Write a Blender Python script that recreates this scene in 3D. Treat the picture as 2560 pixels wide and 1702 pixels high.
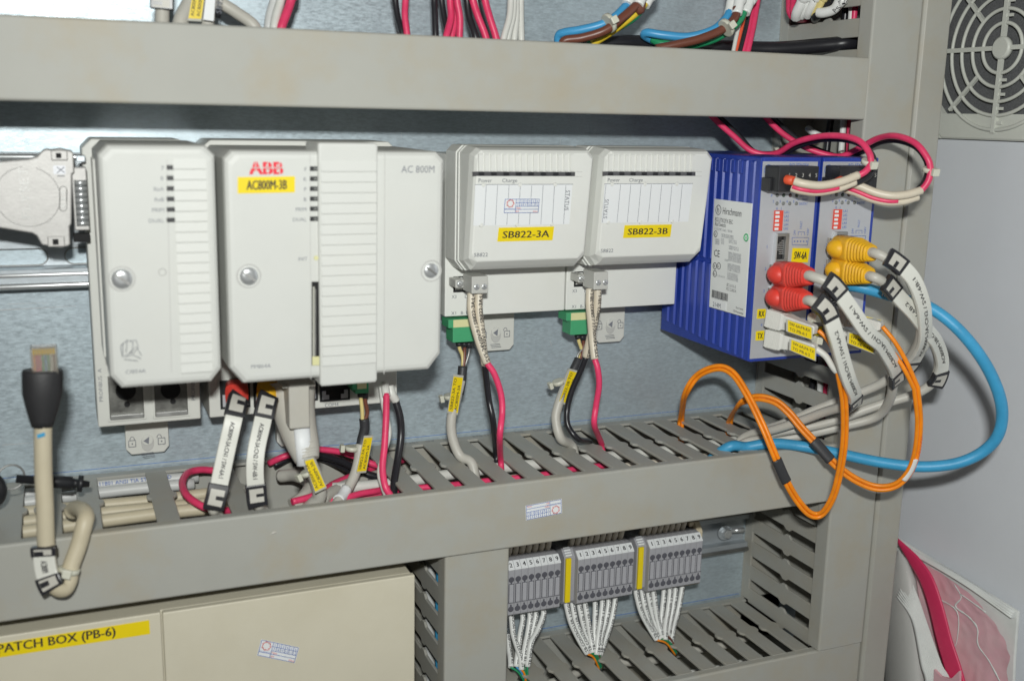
import bpy, bmesh, math, random
from mathutils import Vector, Matrix
random.seed(7)
for o in list(bpy.data.objects): bpy.data.objects.remove(o)
SC = bpy.context.scene
COL = SC.collection
S = 0.001            # the script measures in millimetres
ZO = 1300.0          # height of the lens above the floor, mm

# ------------------------------------------------------------------ camera
FPX = 2680.0
R0 = Vector((0.92206664, -0.38647533, 0.02073466))    # right
R1 = Vector((-0.06072849, -0.19738237, -0.97844379))  # down
R2 = Vector((0.38223704, 0.9009312, -0.20546976))    # forward
CAM = Vector((0.0, -670.0, 0.0))
cam_d = bpy.data.cameras.new('camera')
cam = bpy.data.objects.new('camera', cam_d); COL.objects.link(cam)
m = Matrix.Identity(4)
for i in range(3):
    m[i][0] = R0[i]; m[i][1] = -R1[i]; m[i][2] = -R2[i]
m.translation = Vector((CAM.x*S, CAM.y*S, (CAM.z+ZO)*S))
cam.matrix_world = m
cam_d.sensor_width = 36.0
cam_d.lens = 36.0*FPX/2560.0
cam_d.clip_start = 0.02; cam_d.clip_end = 20
cam_d.dof.use_dof = True
cam_d.dof.focus_distance = 0.715
cam_d.dof.aperture_fstop = 7.2
SC.camera = cam
# ------------------------------------------------------------------ world, lamp, exposure
wd = bpy.data.worlds.new('World'); SC.world = wd; wd.use_nodes = True
wd.node_tree.nodes['Background'].inputs[0].default_value = (1.0, 0.975, 0.93, 1)
wd.node_tree.nodes['Background'].inputs[1].default_value = 0.075
fl = bpy.data.lights.new('camera_flash', 'AREA'); fl.shape = 'RECTANGLE'; fl.size = 0.04; fl.size_y = 0.02
fl.energy = 5.2; fl.color = (0.985, 1.0, 0.965)
flo = bpy.data.objects.new('camera_flash', fl); COL.objects.link(flo)
FLASH = Vector((-22.0, -738.0, 98.0))
flo.location = Vector((FLASH.x*S, FLASH.y*S, (FLASH.z+ZO)*S))
aim = (Vector((600, 0, -160)) - FLASH).normalized()
flo.rotation_euler = aim.to_track_quat('-Z', 'Y').to_euler()
SC.view_settings.view_transform = 'Standard'
SC.view_settings.look = 'None'
SC.view_settings.exposure = 0.0
SC.view_settings.gamma = 1.0
SC.view_settings.use_curve_mapping = False

# ------------------------------------------------------------------ helpers
def ray(u, v):
    a = (u-1280)/FPX; b = (v-851)/FPX
    return R0*a + R1*b + R2
def at(u, v, y):      # the point of the place that lies at depth y and shows at (u, v)
    d = ray(u, v); return CAM + d*((y-CAM.y)/d.y)
def atx(u, v, x):
    d = ray(u, v); return CAM + d*((x-CAM.x)/d.x)
def atz(u, v, z):
    d = ray(u, v); return CAM + d*((z-CAM.z)/d.z)
V = Vector
XX = V((1,0,0)); YY = V((0,1,0)); ZZ = V((0,0,1))

def spline(pts, n=8):
    P = [V(p) for p in pts]
    if len(P) == 2: n = 2
    Q = [P[0]*2-P[1]] + P + [P[-1]*2-P[-2]]
    out = []
    for i in range(1, len(Q)-2):
        a, b, c, d = Q[i-1], Q[i], Q[i+1], Q[i+2]
        for k in range(n):
            t = k/n
            out.append(0.5*((2*b)+(c-a)*t+(2*a-5*b+4*c-d)*t*t+(3*b-a-3*c+d)*t*t*t))
    out.append(P[-1]); return out
def cpath(pp, n=8): return spline([at(*p) for p in pp], n)
def resample(path, step):
    L = [0]
    for a, b in zip(path, path[1:]): L.append(L[-1]+(b-a).length)
    tot = L[-1]; n = max(2, int(tot/step)+1); out = []; j = 0
    for i in range(n+1):
        s = tot*i/n
        while j < len(L)-2 and L[j+1] < s: j += 1
        t = (s-L[j])/max(1e-9, L[j+1]-L[j]); out.append(path[j].lerp(path[j+1], min(1, max(0, t))))
    return out
def sub(path, a, b):   # part of a path between the fractions a and b of its length
    r = resample(path, 1.0); n = len(r)-1
    return r[int(round(a*n)):max(int(round(b*n)), int(round(a*n))+2)+1]
def shift(path, d):
    d = V(d); return [p+d for p in path]
def tang(path, i):
    a = path[max(0, i-1)]; b = path[min(len(path)-1, i+1)]
    t = b-a
    return t.normalized() if t.length > 1e-9 else V((0,0,1))

def near(path, u, v):   # fraction of a path's length that shows closest to (u, v)
    r = resample(path, 1.0); best = (1e9, 0)
    for i, p in enumerate(r):
        c = p-CAM; z = c.dot(R2); q = (1280+FPX*c.dot(R0)/z-u)**2+(851+FPX*c.dot(R1)/z-v)**2
        if q < best[0]: best = (q, i)
    return best[1]/(len(r)-1)
class MB:
    def __init__(s): s.v = []; s.f = []; s.sm = []
    def add(s, vs, fs, smooth=False):
        k = len(s.v); s.v += [V(p) for p in vs]
        for f in fs: s.f.append([i+k for i in f]); s.sm.append(smooth)
        return s
    def box(s, x0, x1, y0, y1, z0, z1):
        vs = [(x, y, z) for x in (x0, x1) for y in (y0, y1) for z in (z0, z1)]
        return s.add(vs, [(0,1,3,2),(4,6,7,5),(0,4,5,1),(2,3,7,6),(0,2,6,4),(1,5,7,3)])
    def loft(s, rings, cap=True, smooth=False, close=False):
        n = len(rings[0]); vs = [p for r in rings for p in r]; fs = []
        m_ = len(rings)
        for i in range(m_-1 if not close else m_):
            a = i*n; b = ((i+1) % m_)*n
            for j in range(n): fs.append((a+j, a+(j+1) % n, b+(j+1) % n, b+j))
        s.add(vs, fs, smooth)
        if cap and not close:
            k = len(s.v)-len(vs)
            s.f.append([k+j for j in range(n)][::-1]); s.sm.append(False)
            s.f.append([k+(m_-1)*n+j for j in range(n)]); s.sm.append(False)
        return s
    def prism(s, poly, axis, a, b):
        def mk(c):
            if axis == 'x': return [V((c, p[0], p[1])) for p in poly]
            if axis == 'y': return [V((p[0], c, p[1])) for p in poly]
            return [V((p[0], p[1], c)) for p in poly]
        return s.loft([mk(a), mk(b)])
    def slab(s, poly, nrm, th):       # a flat outline of any direction given thickness th along nrm
        nrm = V(nrm).normalized()
        return s.loft([[V(p) for p in poly], [V(p)+nrm*th for p in poly]])
    def tube(s, path, r, n=9, ry=None, up=None, cap=True, sm=True):
        path = [V(p) for p in path]; rr = r if isinstance(r, (list, tuple)) else [r]*len(path)
        rings = []; nn = None
        for i, p in enumerate(path):
            t = tang(path, i)
            if up is not None: ref = V(up)
            elif nn is None: ref = V((0,0,1)) if abs(t.z) < .9 else V((0,1,0))
            else: ref = nn
            nn = (ref - t*ref.dot(t))
            nn = nn.normalized() if nn.length > 1e-6 else t.orthogonal().normalized()
            b = t.cross(nn)
            q = ry if ry is not None else rr[i]
            if ry is not None and isinstance(ry, (list, tuple)): q = ry[i]
            rings.append([p + nn*(math.cos(2*math.pi*k/n)*rr[i]) + b*(math.sin(2*math.pi*k/n)*q) for k in range(n)])
        return s.loft(rings, cap, sm)
    def strip(s, path, w, th, up):      # flat band along a path, normal near up
        path = [V(p) for p in path]; rings = []
        for i, p in enumerate(path):
            t = tang(path, i); n_ = V(up)-t*V(up).dot(t); n_.normalize(); b = t.cross(n_)
            rings.append([p+b*w/2+n_*th/2, p-b*w/2+n_*th/2, p-b*w/2-n_*th/2, p+b*w/2-n_*th/2])
        return s.loft(rings)
    def cyl(s, p0, p1, r0, r1=None, n=14, sm=True):
        p0 = V(p0); p1 = V(p1); t = (p1-p0).normalized(); a = t.orthogonal().normalized(); b = t.cross(a)
        r1 = r0 if r1 is None else r1
        return s.loft([[p+a*math.cos(2*math.pi*k/n)*r+b*math.sin(2*math.pi*k/n)*r for k in range(n)] for p, r in ((p0, r0), (p1, r1))], True, sm)
    def lathe(s, prof, o, ax, n=16):     # prof: (distance along ax, radius)
        o = V(o); ax = V(ax).normalized(); a = ax.orthogonal().normalized(); b = ax.cross(a)
        return s.loft([[o+ax*h+a*math.cos(2*math.pi*k/n)*r+b*math.sin(2*math.pi*k/n)*r for k in range(n)] for h, r in prof], True, True)
    def torus(s, o, ax, R, r, n=32, k=6, a0=0, a1=2*math.pi):
        o = V(o); ax = V(ax).normalized(); a = ax.orthogonal().normalized(); b = ax.cross(a); rings = []
        full = abs(a1-a0-2*math.pi) < 1e-6
        for i in range(n if full else n+1):
            t = a0+(a1-a0)*i/n; d = a*math.cos(t)+b*math.sin(t)
            rings.append([o+d*(R+r*math.cos(2*math.pi*j/k))+ax*(r*math.sin(2*math.pi*j/k)) for j in range(k)])
        return s.loft(rings, not full, True, full)
    def sphere(s, c, r, n=14, m_=8, sc=(1,1,1)):
        c = V(c); rings = []
        for i in range(1, m_):
            t = math.pi*i/m_
            rings.append([c+V((sc[0]*r*math.sin(t)*math.cos(2*math.pi*k/n), sc[1]*r*math.sin(t)*math.sin(2*math.pi*k/n), sc[2]*r*math.cos(t))) for k in range(n)])
        return s.loft(rings, True, True)

ORI = {}
def obj(name, mb, mat, parent=None, o=None, bevel=0.0, seg=2, kind=None):
    if parent is not None: po = ORI[parent.name]
    else: po = V((0,0,0))
    if o is None: o = po if parent is not None else sum(mb.v, V((0,0,0)))/max(1, len(mb.v))
    o = V(o)
    me = bpy.data.meshes.new(name)
    me.from_pydata([(p-o)*S for p in mb.v], [], mb.f)
    bm = bmesh.new(); bm.from_mesh(me)
    bmesh.ops.recalc_face_normals(bm, faces=bm.faces)
    bm.faces.ensure_lookup_table()
    for f, s_ in zip(bm.faces, mb.sm): f.smooth = s_
    bm.to_mesh(me); bm.free()
    me.materials.append(M[mat])
    ob = bpy.data.objects.new(name, me); COL.objects.link(ob)
    if parent is not None:
        ob.parent = parent; ob.location = (o-po)*S
    else:
        ob.location = V((o.x*S, o.y*S, (o.z+ZO)*S))
    ORI[ob.name] = o
    if bevel:
        b = ob.modifiers.new('bevel', 'BEVEL'); b.width = bevel*S; b.segments = seg; b.limit_method = 'ANGLE'; b.angle_limit = math.radians(35)
    if kind: ob['kind'] = kind
    return ob
def tag(o, label, cat, group=None):
    o['label'] = label; o['category'] = cat
    if group: o['group'] = group
    return o
def thing(name, label, cat, base, group=None):
    o = bpy.data.objects.new(name, None); COL.objects.link(o); base = V(base)
    o.location = V((base.x*S, base.y*S, (base.z+ZO)*S)); o.empty_display_size = 0.01
    ORI[o.name] = base
    return tag(o, label, cat, group)
def copy_tree(root, delta, label=None, parent=None):
    c = root.copy(); COL.objects.link(c); d = V(delta)
    if parent is None:
        c.location = root.location + d*S; ORI[c.name] = ORI[root.name]+d
        if label: c['label'] = label
    else:
        c.parent = parent; ORI[c.name] = ORI[root.name]+d
    for ch in list(root.children): copy_tree(ch, delta, None, c)
    return c

# ---- lettering
GL = {}
def glyphs(s):
    if s in GL: return GL[s]
    cu = bpy.data.curves.new('t', 'FONT'); cu.body = s; cu.size = 1.0; cu.resolution_u = 2
    ob = bpy.data.objects.new('t', cu); COL.objects.link(ob)
    dg = bpy.context.evaluated_depsgraph_get()
    me = bpy.data.meshes.new_from_object(ob.evaluated_get(dg))
    vs = [(v.co.x, v.co.y) for v in me.vertices]; fs = [list(p.vertices) for p in me.polygons]
    bpy.data.meshes.remove(me); bpy.data.objects.remove(ob); bpy.data.curves.remove(cu)
    x0 = min([v[0] for v in vs] or [0]); x1 = max([v[0] for v in vs] or [1])
    GL[s] = ([(a-x0, b) for a, b in vs], fs, x1-x0); return GL[s]
CAP = 0.70
def text(mb, s, pos, right, up, h, w=None, al='l', off=0.15, bold=0.0):
    if bold: text(mb, s, V(pos)+V(right).normalized()*bold, right, up, h, w, al, off+.03)
    vs, fs, wd_ = glyphs(s)
    if not vs: return
    right = V(right).normalized(); up = V(up).normalized(); nr = right.cross(up)
    k = h/CAP; kx = (w/wd_) if w else k
    sx = 0 if al == 'l' else (-wd_*kx/2 if al == 'c' else -wd_*kx)
    mb.add([V(pos)+right*(a*kx+sx)+up*(b*k)+nr*off for a, b in vs], fs)
def text_path(mb, s, path, up, h, off, w=None, start=0.0, cross=0.0, flip=False, bold=0.0):
    if bold:
        text_path(mb, s, path, up, h, off+.03, w, start+bold, cross, flip); text_path(mb, s, path, up, h, off+.06, w, start, cross+bold, flip)
    # lettering that runs along a path; 'cross' moves it sideways
    vs, fs, wd_ = glyphs(s)
    pth = resample(path, 1.0)
    if flip: pth = pth[::-1]
    L = [0]
    for a, b in zip(pth, pth[1:]): L.append(L[-1]+(b-a).length)
    k = h/CAP; kx = (w/wd_) if w else k; out = []
    for a, b in vs:
        sx = start+a*kx; j = 0
        while j < len(L)-2 and L[j+1] < sx: j += 1
        t_ = (sx-L[j])/max(1e-6, L[j+1]-L[j]); p = pth[j]+(pth[j+1]-pth[j])*t_
        t = tang(pth, j); n_ = V(up)-t*V(up).dot(t); n_.normalize(); q = n_.cross(t)
        out.append(p + q*(b*k-h/2+cross) + n_*off)
    mb.add(out, fs)

# ------------------------------------------------------------------ materials
M = {}
def mat(name, col, rough=.5, metal=0.0, var=.06, scale=60.0, bump=0.0, bscale=900.0, stretch=(1,1,1), spec=.5, stain=None, stain_amt=0.0, rvar=0.0, alpha=None, trans=0.0, coat=0.0, coords='Object'):
    mt = bpy.data.materials.new(name); mt.use_nodes = True; nt = mt.node_tree; N = nt.nodes; L = nt.links
    p = N['Principled BSDF']
    p.inputs['Roughness'].default_value = rough; p.inputs['Metallic'].default_value = metal
    p.inputs['Specular IOR Level'].default_value = spec
    if coat: p.inputs['Coat Weight'].default_value = coat
    if trans: p.inputs['Transmission Weight'].default_value = trans
    tc = N.new('ShaderNodeTexCoord'); mp = N.new('ShaderNodeMapping'); mp.inputs['Scale'].default_value = stretch
    L.new(tc.outputs[coords], mp.inputs['Vector'])
    nz = N.new('ShaderNodeTexNoise'); nz.inputs['Scale'].default_value = scale; nz.inputs['Detail'].default_value = 5; nz.inputs['Roughness'].default_value = .62
    L.new(mp.outputs[0], nz.inputs['Vector'])
    cr = N.new('ShaderNodeMapRange'); cr.inputs[1].default_value = .25; cr.inputs[2].default_value = .75
    cr.inputs[3].default_value = 1-var; cr.inputs[4].default_value = 1+var
    L.new(nz.outputs['Fac'], cr.inputs[0])
    mx = N.new('ShaderNodeMix'); mx.data_type = 'RGBA'; mx.blend_type = 'MULTIPLY'; mx.inputs[0].default_value = 1
    mx.inputs[6].default_value = (*col, 1); L.new(cr.outputs[0], mx.inputs[7])
    out = mx.outputs[2]
    if stain:
        n2 = N.new('ShaderNodeTexNoise'); n2.inputs['Scale'].default_value = 17; n2.inputs['Detail'].default_value = 6; n2.inputs['Roughness'].default_value = .65
        L.new(tc.outputs[coords], n2.inputs['Vector'])
        c2 = N.new('ShaderNodeMapRange'); c2.inputs[1].default_value = .47; c2.inputs[2].default_value = .70; c2.inputs[3].default_value = 0; c2.inputs[4].default_value = stain_amt
        L.new(n2.outputs['Fac'], c2.inputs[0])
        m2 = N.new('ShaderNodeMix'); m2.data_type = 'RGBA'; L.new(c2.outputs[0], m2.inputs[0]); L.new(out, m2.inputs[6]); m2.inputs[7].default_value = (*stain, 1)
        out = m2.outputs[2]
    L.new(out, p.inputs['Base Color'])
    if rvar:
        r2 = N.new('ShaderNodeMapRange'); r2.inputs[1].default_value = .25; r2.inputs[2].default_value = .75
        r2.inputs[3].default_value = max(.02, rough-rvar); r2.inputs[4].default_value = min(1, rough+rvar)
        L.new(nz.outputs['Fac'], r2.inputs[0]); L.new(r2.outputs[0], p.inputs['Roughness'])
    if bump:
        n3 = N.new('ShaderNodeTexNoise'); n3.inputs['Scale'].default_value = bscale; n3.inputs['Detail'].default_value = 2
        L.new(mp.outputs[0], n3.inputs['Vector'])
        bp = N.new('ShaderNodeBump'); bp.inputs['Strength'].default_value = bump; bp.inputs['Distance'].default_value = .0003
        L.new(n3.outputs['Fac'], bp.inputs['Height']); L.new(bp.outputs[0], p.inputs['Normal'])
    M[name] = mt; return mt
mat('zinc', (.45,.53,.575), .41, .38, .20, 300, .12, 900, (1,1,3.0), rvar=.13, stain=(.36,.41,.46), stain_amt=.45)
mat('steel', (.44,.48,.51), .42, .5, .10, 60, .1, 900, (1,1,3), rvar=.08)
mat('chrome', (.66,.68,.69), .3, .7, .06, 200)
mat('dull_steel', (.36,.36,.35), .45, .7, .2, 80, .2, rvar=.1)
mat('port_metal', (.20,.20,.185), .4, .55, .3, 180, .3, 900, rvar=.12)
mat('duct_grey', (.385,.385,.352), .48, 0, .035, 30, .18, 1500, stain=(.39,.325,.215), stain_amt=.42, spec=.4)
mat('duct_cover', (.395,.395,.36), .52, 0, .03, 25, .12, 1800, stain=(.405,.335,.215), stain_amt=.5, spec=.28)
mat('frame_grey', (.385,.38,.34), .5, 0, .06, 20, .15, 1500, stain=(.40,.33,.22), stain_amt=.45)
mat('off_white', (.655,.66,.62), .42, 0, .02, 30, .22, 2600, spec=.45, stain=(.66,.62,.52), stain_amt=.10)
mat('cover_white', (.63,.64,.61), .45, 0, .02, 40, .35, 2400, spec=.45, stain=(.68,.65,.56), stain_amt=.10)
mat('sb_white', (.745,.755,.72), .45, 0, .02, 40, .3, 2400, spec=.45, stain=(.70,.67,.58), stain_amt=.10)
mat('shade_grey', (.52,.52,.50), .5, 0, .03, 40, .2, 2000)
mat('label_white', (.80,.82,.83), .5, 0, .01, 30)
mat('paper', (.72,.74,.72), .7, 0, .06, 80, .2, 400)
mat('silver_panel', (.50,.51,.54), .38, .25, .03, 200, .1, 2500, spec=.5)
mat('silver_label', (.76,.78,.77), .45, .0, .02, 80)
mat('blue_case', (.016,.048,.34), .38, 0, .10, 60, .25, 1800, spec=.5, stain=(.06,.08,.30), stain_amt=.35)
mat('ink_grey', (.14,.15,.18), .6, 0, .05)
mat('ink_soft', (.20,.21,.24), .6, 0, .05)
mat('ink_black', (.02,.02,.025), .6, 0, .05)
mat('ink_blue', (.05,.13,.45), .6, 0, .05)
mat('ink_red', (.65,.06,.05), .6, 0, .05)
mat('logo_red', (.78,.02,.045), .5, 0, .03)
mat('label_yellow', (.86,.66,.005), .45, 0, .02, 40)
mat('tag_yellow', (.80,.60,.01), .28, 0, .05, 40)
mat('tag_film', (.45,.45,.40), .25, 0, .03, 40)
mat('black_plastic', (.020,.021,.024), .4, 0, .1, 80, .2, 1500)
mat('dark_void', (.010,.010,.011), .8, 0, .1)
mat('smoke', (.09,.09,.095), .2, 0, .1, 80, coat=.4)
mat('boot_red', (.72,.05,.035), .46, 0, .12, 160, .35, 1100, stain=(.5,.10,.08), stain_amt=.35)
mat('boot_yellow', (.84,.46,.01), .48, 0, .12, 160, .35, 1100, stain=(.62,.36,.06), stain_amt=.35)
mat('boot_black', (.022,.022,.024), .55, 0, .1, 120, .2, 900)
mat('wire_red', (.78,.05,.15), .42, 0, .14, 110, .25, 800, stain=(.5,.03,.08), stain_amt=.35)
mat('wire_black', (.018,.018,.022), .33, 0, .1, 150)
mat('wire_white', (.66,.66,.62), .4, 0, .04, 120)
mat('wire_cream', (.66,.60,.49), .42, 0, .05, 100, stain=(.58,.47,.32), stain_amt=.35)
mat('sleeve_white', (.78,.79,.77), .35, 0, .03, 100)
mat('wire_blue', (.06,.33,.62), .38, 0, .06, 100)
mat('cable_blue', (.05,.34,.60), .45, 0, .12, 90, .3, 700, stain=(.04,.22,.40), stain_amt=.35)
mat('wire_brown', (.16,.055,.035), .38, 0, .08, 100)
mat('wire_green', (.02,.28,.12), .38, 0, .08, 100)
mat('wire_yellow', (.80,.58,.04), .38, 0, .06, 100)
mat('wire_straw', (.72,.60,.25), .4, 0, .06, 100)
mat('wire_orange', (.90,.27,.008), .40, 0, .14, 120, .25, 800, stain=(.62,.17,.02), stain_amt=.3)
mat('cable_grey', (.52,.505,.455), .45, 0, .05, 60, .15, 700, stain=(.44,.40,.32), stain_amt=.3)
mat('cable_beige', (.56,.50,.365), .48, 0, .05, 60, .15, 700, stain=(.42,.35,.22), stain_amt=.35)
mat('cable_pale', (.60,.61,.60), .42, 0, .04, 60)
mat('shrink', (.035,.036,.04), .5, 0, .1, 100, .2, 900)
mat('marker_body', (.70,.70,.64), .25, 0, .02, 80, coat=.3)
mat('marker_frame', (.022,.022,.026), .3, 0, .1, 80)
mat('plug_grey', (.50,.50,.47), .45, 0, .03, 80)
mat('plug_green', (.06,.35,.16), .45, 0, .05, 80)
mat('tag_straw', (.68,.66,.36), .5, 0, .03)
mat('terminal_grey', (.38,.38,.405), .5, 0, .05, 120, .2, 1500)
mat('terminal_dark', (.10,.10,.12), .55, 0, .1, 120)
mat('terminal_lever', (.42,.42,.45), .5, 0, .05, 120)
mat('bracket_beige', (.60,.52,.37), .5, 0, .05, 80)
mat('box_cream', (.65,.61,.485), .5, 0, .03, 30, .25, 1500, stain=(.58,.53,.39), stain_amt=.35)
mat('hood_metal', (.50,.49,.475), .5, .35, .07, 250, .2, 900)
mat('clear_plug', (.70,.66,.58), .15, 0, .05, 100, trans=.75)
mat('gold', (.75,.50,.10), .3, .8, .05)
mat('tie_white', (.62,.62,.52), .4, 0, .05, 100)
mat('wall_paint', (.685,.71,.75), .42, 0, .02, 20, .12, 1600, spec=.4)
mat('grille_cream', (.62,.635,.58), .45, 0, .03, 50)
mat('filter_black', (.11,.113,.118), .9, 0, .35, 900, .6, 1500)
mat('pink_sheet', (.72,.42,.47), .45, 0, .10, 40, .15, 300, stain=(.74,.56,.57), stain_amt=.75)
mat('red_folder', (.70,.04,.13), .4, 0, .06, 60)
mat('dip_red', (.75,.07,.04), .45, 0, .04)
mat('led_grey', (.20,.21,.20), .25, 0, .1)
mat('led_green', (.07,.10,.075), .25, 0, .1)
mat('led_red', (.13,.06,.06), .25, 0, .1)
mat('eco_green', (.06,.42,.16), .5, 0, .03)
mat('copper_red', (.75,.10,.04), .5, 0, .05)
mat('pencil_blue', (.08,.20,.55), .6, 0, .1)
# ================================================================== setting
UB, UT, UY = 1.7, 41.0, -101.0            # upper duct: bottom, top, front
MT, MBm, MY = -218.0, -259.5, -103.0      # middle duct
LT, LBm, LY = -376.0, -418.0, -98.0       # bottom duct
VX0, VX1, VY_ = 488.4, 528.4, -100.0      # right-hand vertical duct
CX0, CX1, CY = 201.3, 243.2, -100.0       # short vertical duct below
pl = obj('back_plate', MB().box(-420, 560, 0, 3, -620, 260), 'zinc', kind='structure', bevel=.4)
WX = 606.0
wl = obj('cabinet_wall', MB().box(WX, WX+3, -620, 60, -620, 260), 'wall_paint', kind='structure')
# thin pencil lines scribed on the plate along the ducts
b = MB(); b.box(-400, 486, -.15, -.02, MT+2.2, MT+2.5); b.box(300, 488, -.15, -.02, LT+1.4, LT+1.8)
obj('scribed_line', b, 'pencil_blue', pl)
# scratches catching the light
b = MB()
for (u0, v0, u1, v1, w) in ((1403, 340, 1399, 368, .35), (1375, 852, 1380, 866, .6), (1003, 345, 1003, 331, .3), (0, 775, 190, 765, .6), (5, 1112, 85, 1106, .5), (1375, 470, 1374, 495, .3), (20, 760, 120, 757, .4)):
    p, q = at(u0, v0, -.12), at(u1, v1, -.12); d = (q-p).normalized(); n_ = d.cross(YY)*w/2
    b.add([p+n_, p-n_, q-n_*.4, q+n_*.4], [(0,1,2,3)])
obj('scratch', b, 'chrome', pl)

def cover_prof(a0, a1, y, lp=13.0):      # open channel: front sheet and two lips with a small inner roll
    t = 1.7; r = 1.3
    return [(y+lp, a0), (y+r, a0), (y+.35, a0+.45), (y, a0+r), (y, a1-r), (y+.35, a1-.45), (y+r, a1), (y+lp, a1), (y+lp, a1-t), (y+t, a1-t), (y+t, a0+t), (y+lp, a0+t)]
def finger_poly(w, y0, y1, ym):
    h = w/2; k = 2.3
    L = [(-h, y0), (-h, ym+5), (-h-k, ym+1.8), (-h-k, ym-1.8), (-h, ym-5), (-h, y1)]
    return L + [(-x, y) for x, y in L[::-1]]
def fingers(duct, kind, pos, plane, y0, y1, w=12.0, ym=-52.5):
    # slats of a slotted wall; one mesh shared by all
    first = None
    for c in pos:
        if first is None:
            mb = MB(); pl_ = finger_poly(w, y0, y1, ym)
            if kind == 'h': mb.prism([(c+x, y) for x, y in pl_], 'z', plane-1.9, plane)
            else: mb.prism([(y, c+x) for x, y in pl_], 'x', plane, plane+1.9)
            first = obj('finger', mb, 'duct_grey', duct, bevel=.35, seg=1); c0 = c
        else:
            copy_tree(first, (c-c0, 0, 0) if kind == 'h' else (0, 0, c-c0), None, duct).location = first.location + (V((c-c0,0,0)) if kind == 'h' else V((0,0,c-c0)))*S
# ---- upper duct
d = thing('wiring_duct', 'grey wiring duct running along the top, its plain cover above the white modules', 'duct', (100, 0, UB))
obj('base', MB().box(-420, 486, -2, -.2, UB+2, UT-2), 'duct_grey', d)
obj('cover', MB().prism(cover_prof(UB, UT, UY), 'x', -420, 487.4), 'duct_cover', d, bevel=.3)
obj('side_wall', MB().box(-420, 486, -86, -2.2, UB+1.8, UB+3.6), 'duct_grey', d)
# ---- middle duct
d = MIDD = thing('wiring_duct', 'grey wiring duct across the middle with slotted top and white cables inside', 'duct', (100, 0, MBm))
obj('base', MB().box(-420, 487, -2, -.2, MBm+2, MT-2), 'duct_grey', d)
obj('cover', MB().prism(cover_prof(MBm, MT+.3, MY, 6.5), 'x', -420, 487.4), 'duct_cover', d, bevel=.3)
obj('wall_foot', MB().box(-420, 487, -10, -2.2, MT-1.9, MT), 'duct_grey', d, bevel=.3, seg=1)
obj('wall_rim', MB().box(-420, 487, -101, -96, MT-3.8, MT-1.9), 'duct_grey', d)
obj('side_wall', MB().box(-420, 487, -89, -2.2, MBm+1.9, MBm+3.6), 'duct_grey', d)
g0 = 202.7; pt = 19.75
fingers(d, 'h', [g0+pt*k for k in (-16, -14, -12, -11, -10, -8, -6)] + [g0+pt*k for k in range(-1, 15)], MT-.02, -9.6, -97.5)
t = MB()      # print along the foot of the slotted wall, read from behind
for s_, u, v, w in (('B50SO', 1338, 1078, 48), ('40x', 1283, 1085, 30), ('(1.5x3', 1185, 1094, 60), ('AC', 1056, 1106, 26), ('61n)', 1105, 1101, 42), ('101', 1014, 1110, 22)):
    p = atz(u, v, MT); text(t, s_, (p.x+6, -3.0, MT), -XX, -YY, 3.4, None, 'c', .1)
obj('lettering', t, 'ink_soft', d)
# ---- bottom duct
d = LOWD = thing('wiring_duct', 'grey wiring duct along the bottom under the terminal blocks', 'duct', (380, 0, LBm))
obj('base', MB().box(244, 527, -2, -.2, LBm+2, LT-2), 'duct_grey', d)
obj('cover', MB().prism(cover_prof(LBm, LT-.2, LY, 6.5), 'x', 243.8, 528.4), 'duct_cover', d, bevel=.3)
obj('wall_foot', MB().box(244, 489.5, -9, -2.2, LT-1.9, LT), 'duct_grey', d, bevel=.3, seg=1)
obj('wall_rim', MB().box(244, 527, -96.2, -91.5, LT-3.8, LT-1.95), 'duct_grey', d)
obj('side_wall', MB().box(244, 527, -85, -2.2, LBm+1.9, LBm+3.6), 'duct_grey', d)
fingers(d, 'h', [440.5-pt*k for k in range(-2, 10)], LT-.02, -8.6, -92.5)
t = MB(); p = atz(1405, 1570, LT); text(t, '80x100 (', (p.x+20, -2.6, LT), -XX, -YY, 4.6, None, 'c', .1); obj('lettering', t, 'ink_grey', d)
# ---- right-hand vertical duct
d = VDUC = thing('wiring_duct', 'grey vertical wiring duct at the right with slotted side and long plain cover', 'duct', (508, 0, -560))
obj('base', MB().box(490, 527, -2, -.2, -560, 240), 'duct_grey', d)
obj('cover', MB().prism([(x, y) for y, x in cover_prof(VX0, VX1, VY_)], 'z', LT+.6, 240), 'duct_cover', d, bevel=.3)
obj('wall_foot', MB().box(VX0+1.7, VX0+3.6, -10, -2.2, LT+.3, 240), 'duct_grey', d, bevel=.3, seg=1)
obj('wall_rim', MB().box(VX0+1.75, VX0+3.5, -97, -86.5, LT+.3, 240), 'duct_grey', d, bevel=.3, seg=1)
obj('side_wall', MB().box(VX1-3.5, VX1-1.75, -97, -2.2, LT+.3, 240), 'duct_grey', d)
zs = [-292.6+pt*k for k in range(-4, 2)] + [-292.6+pt*k for k in range(4, 14)] + [60.8+pt*k for k in range(-2, 9)]
fingers(d, 'v', zs, VX0+1.72, -9.6, -87.5)
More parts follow.
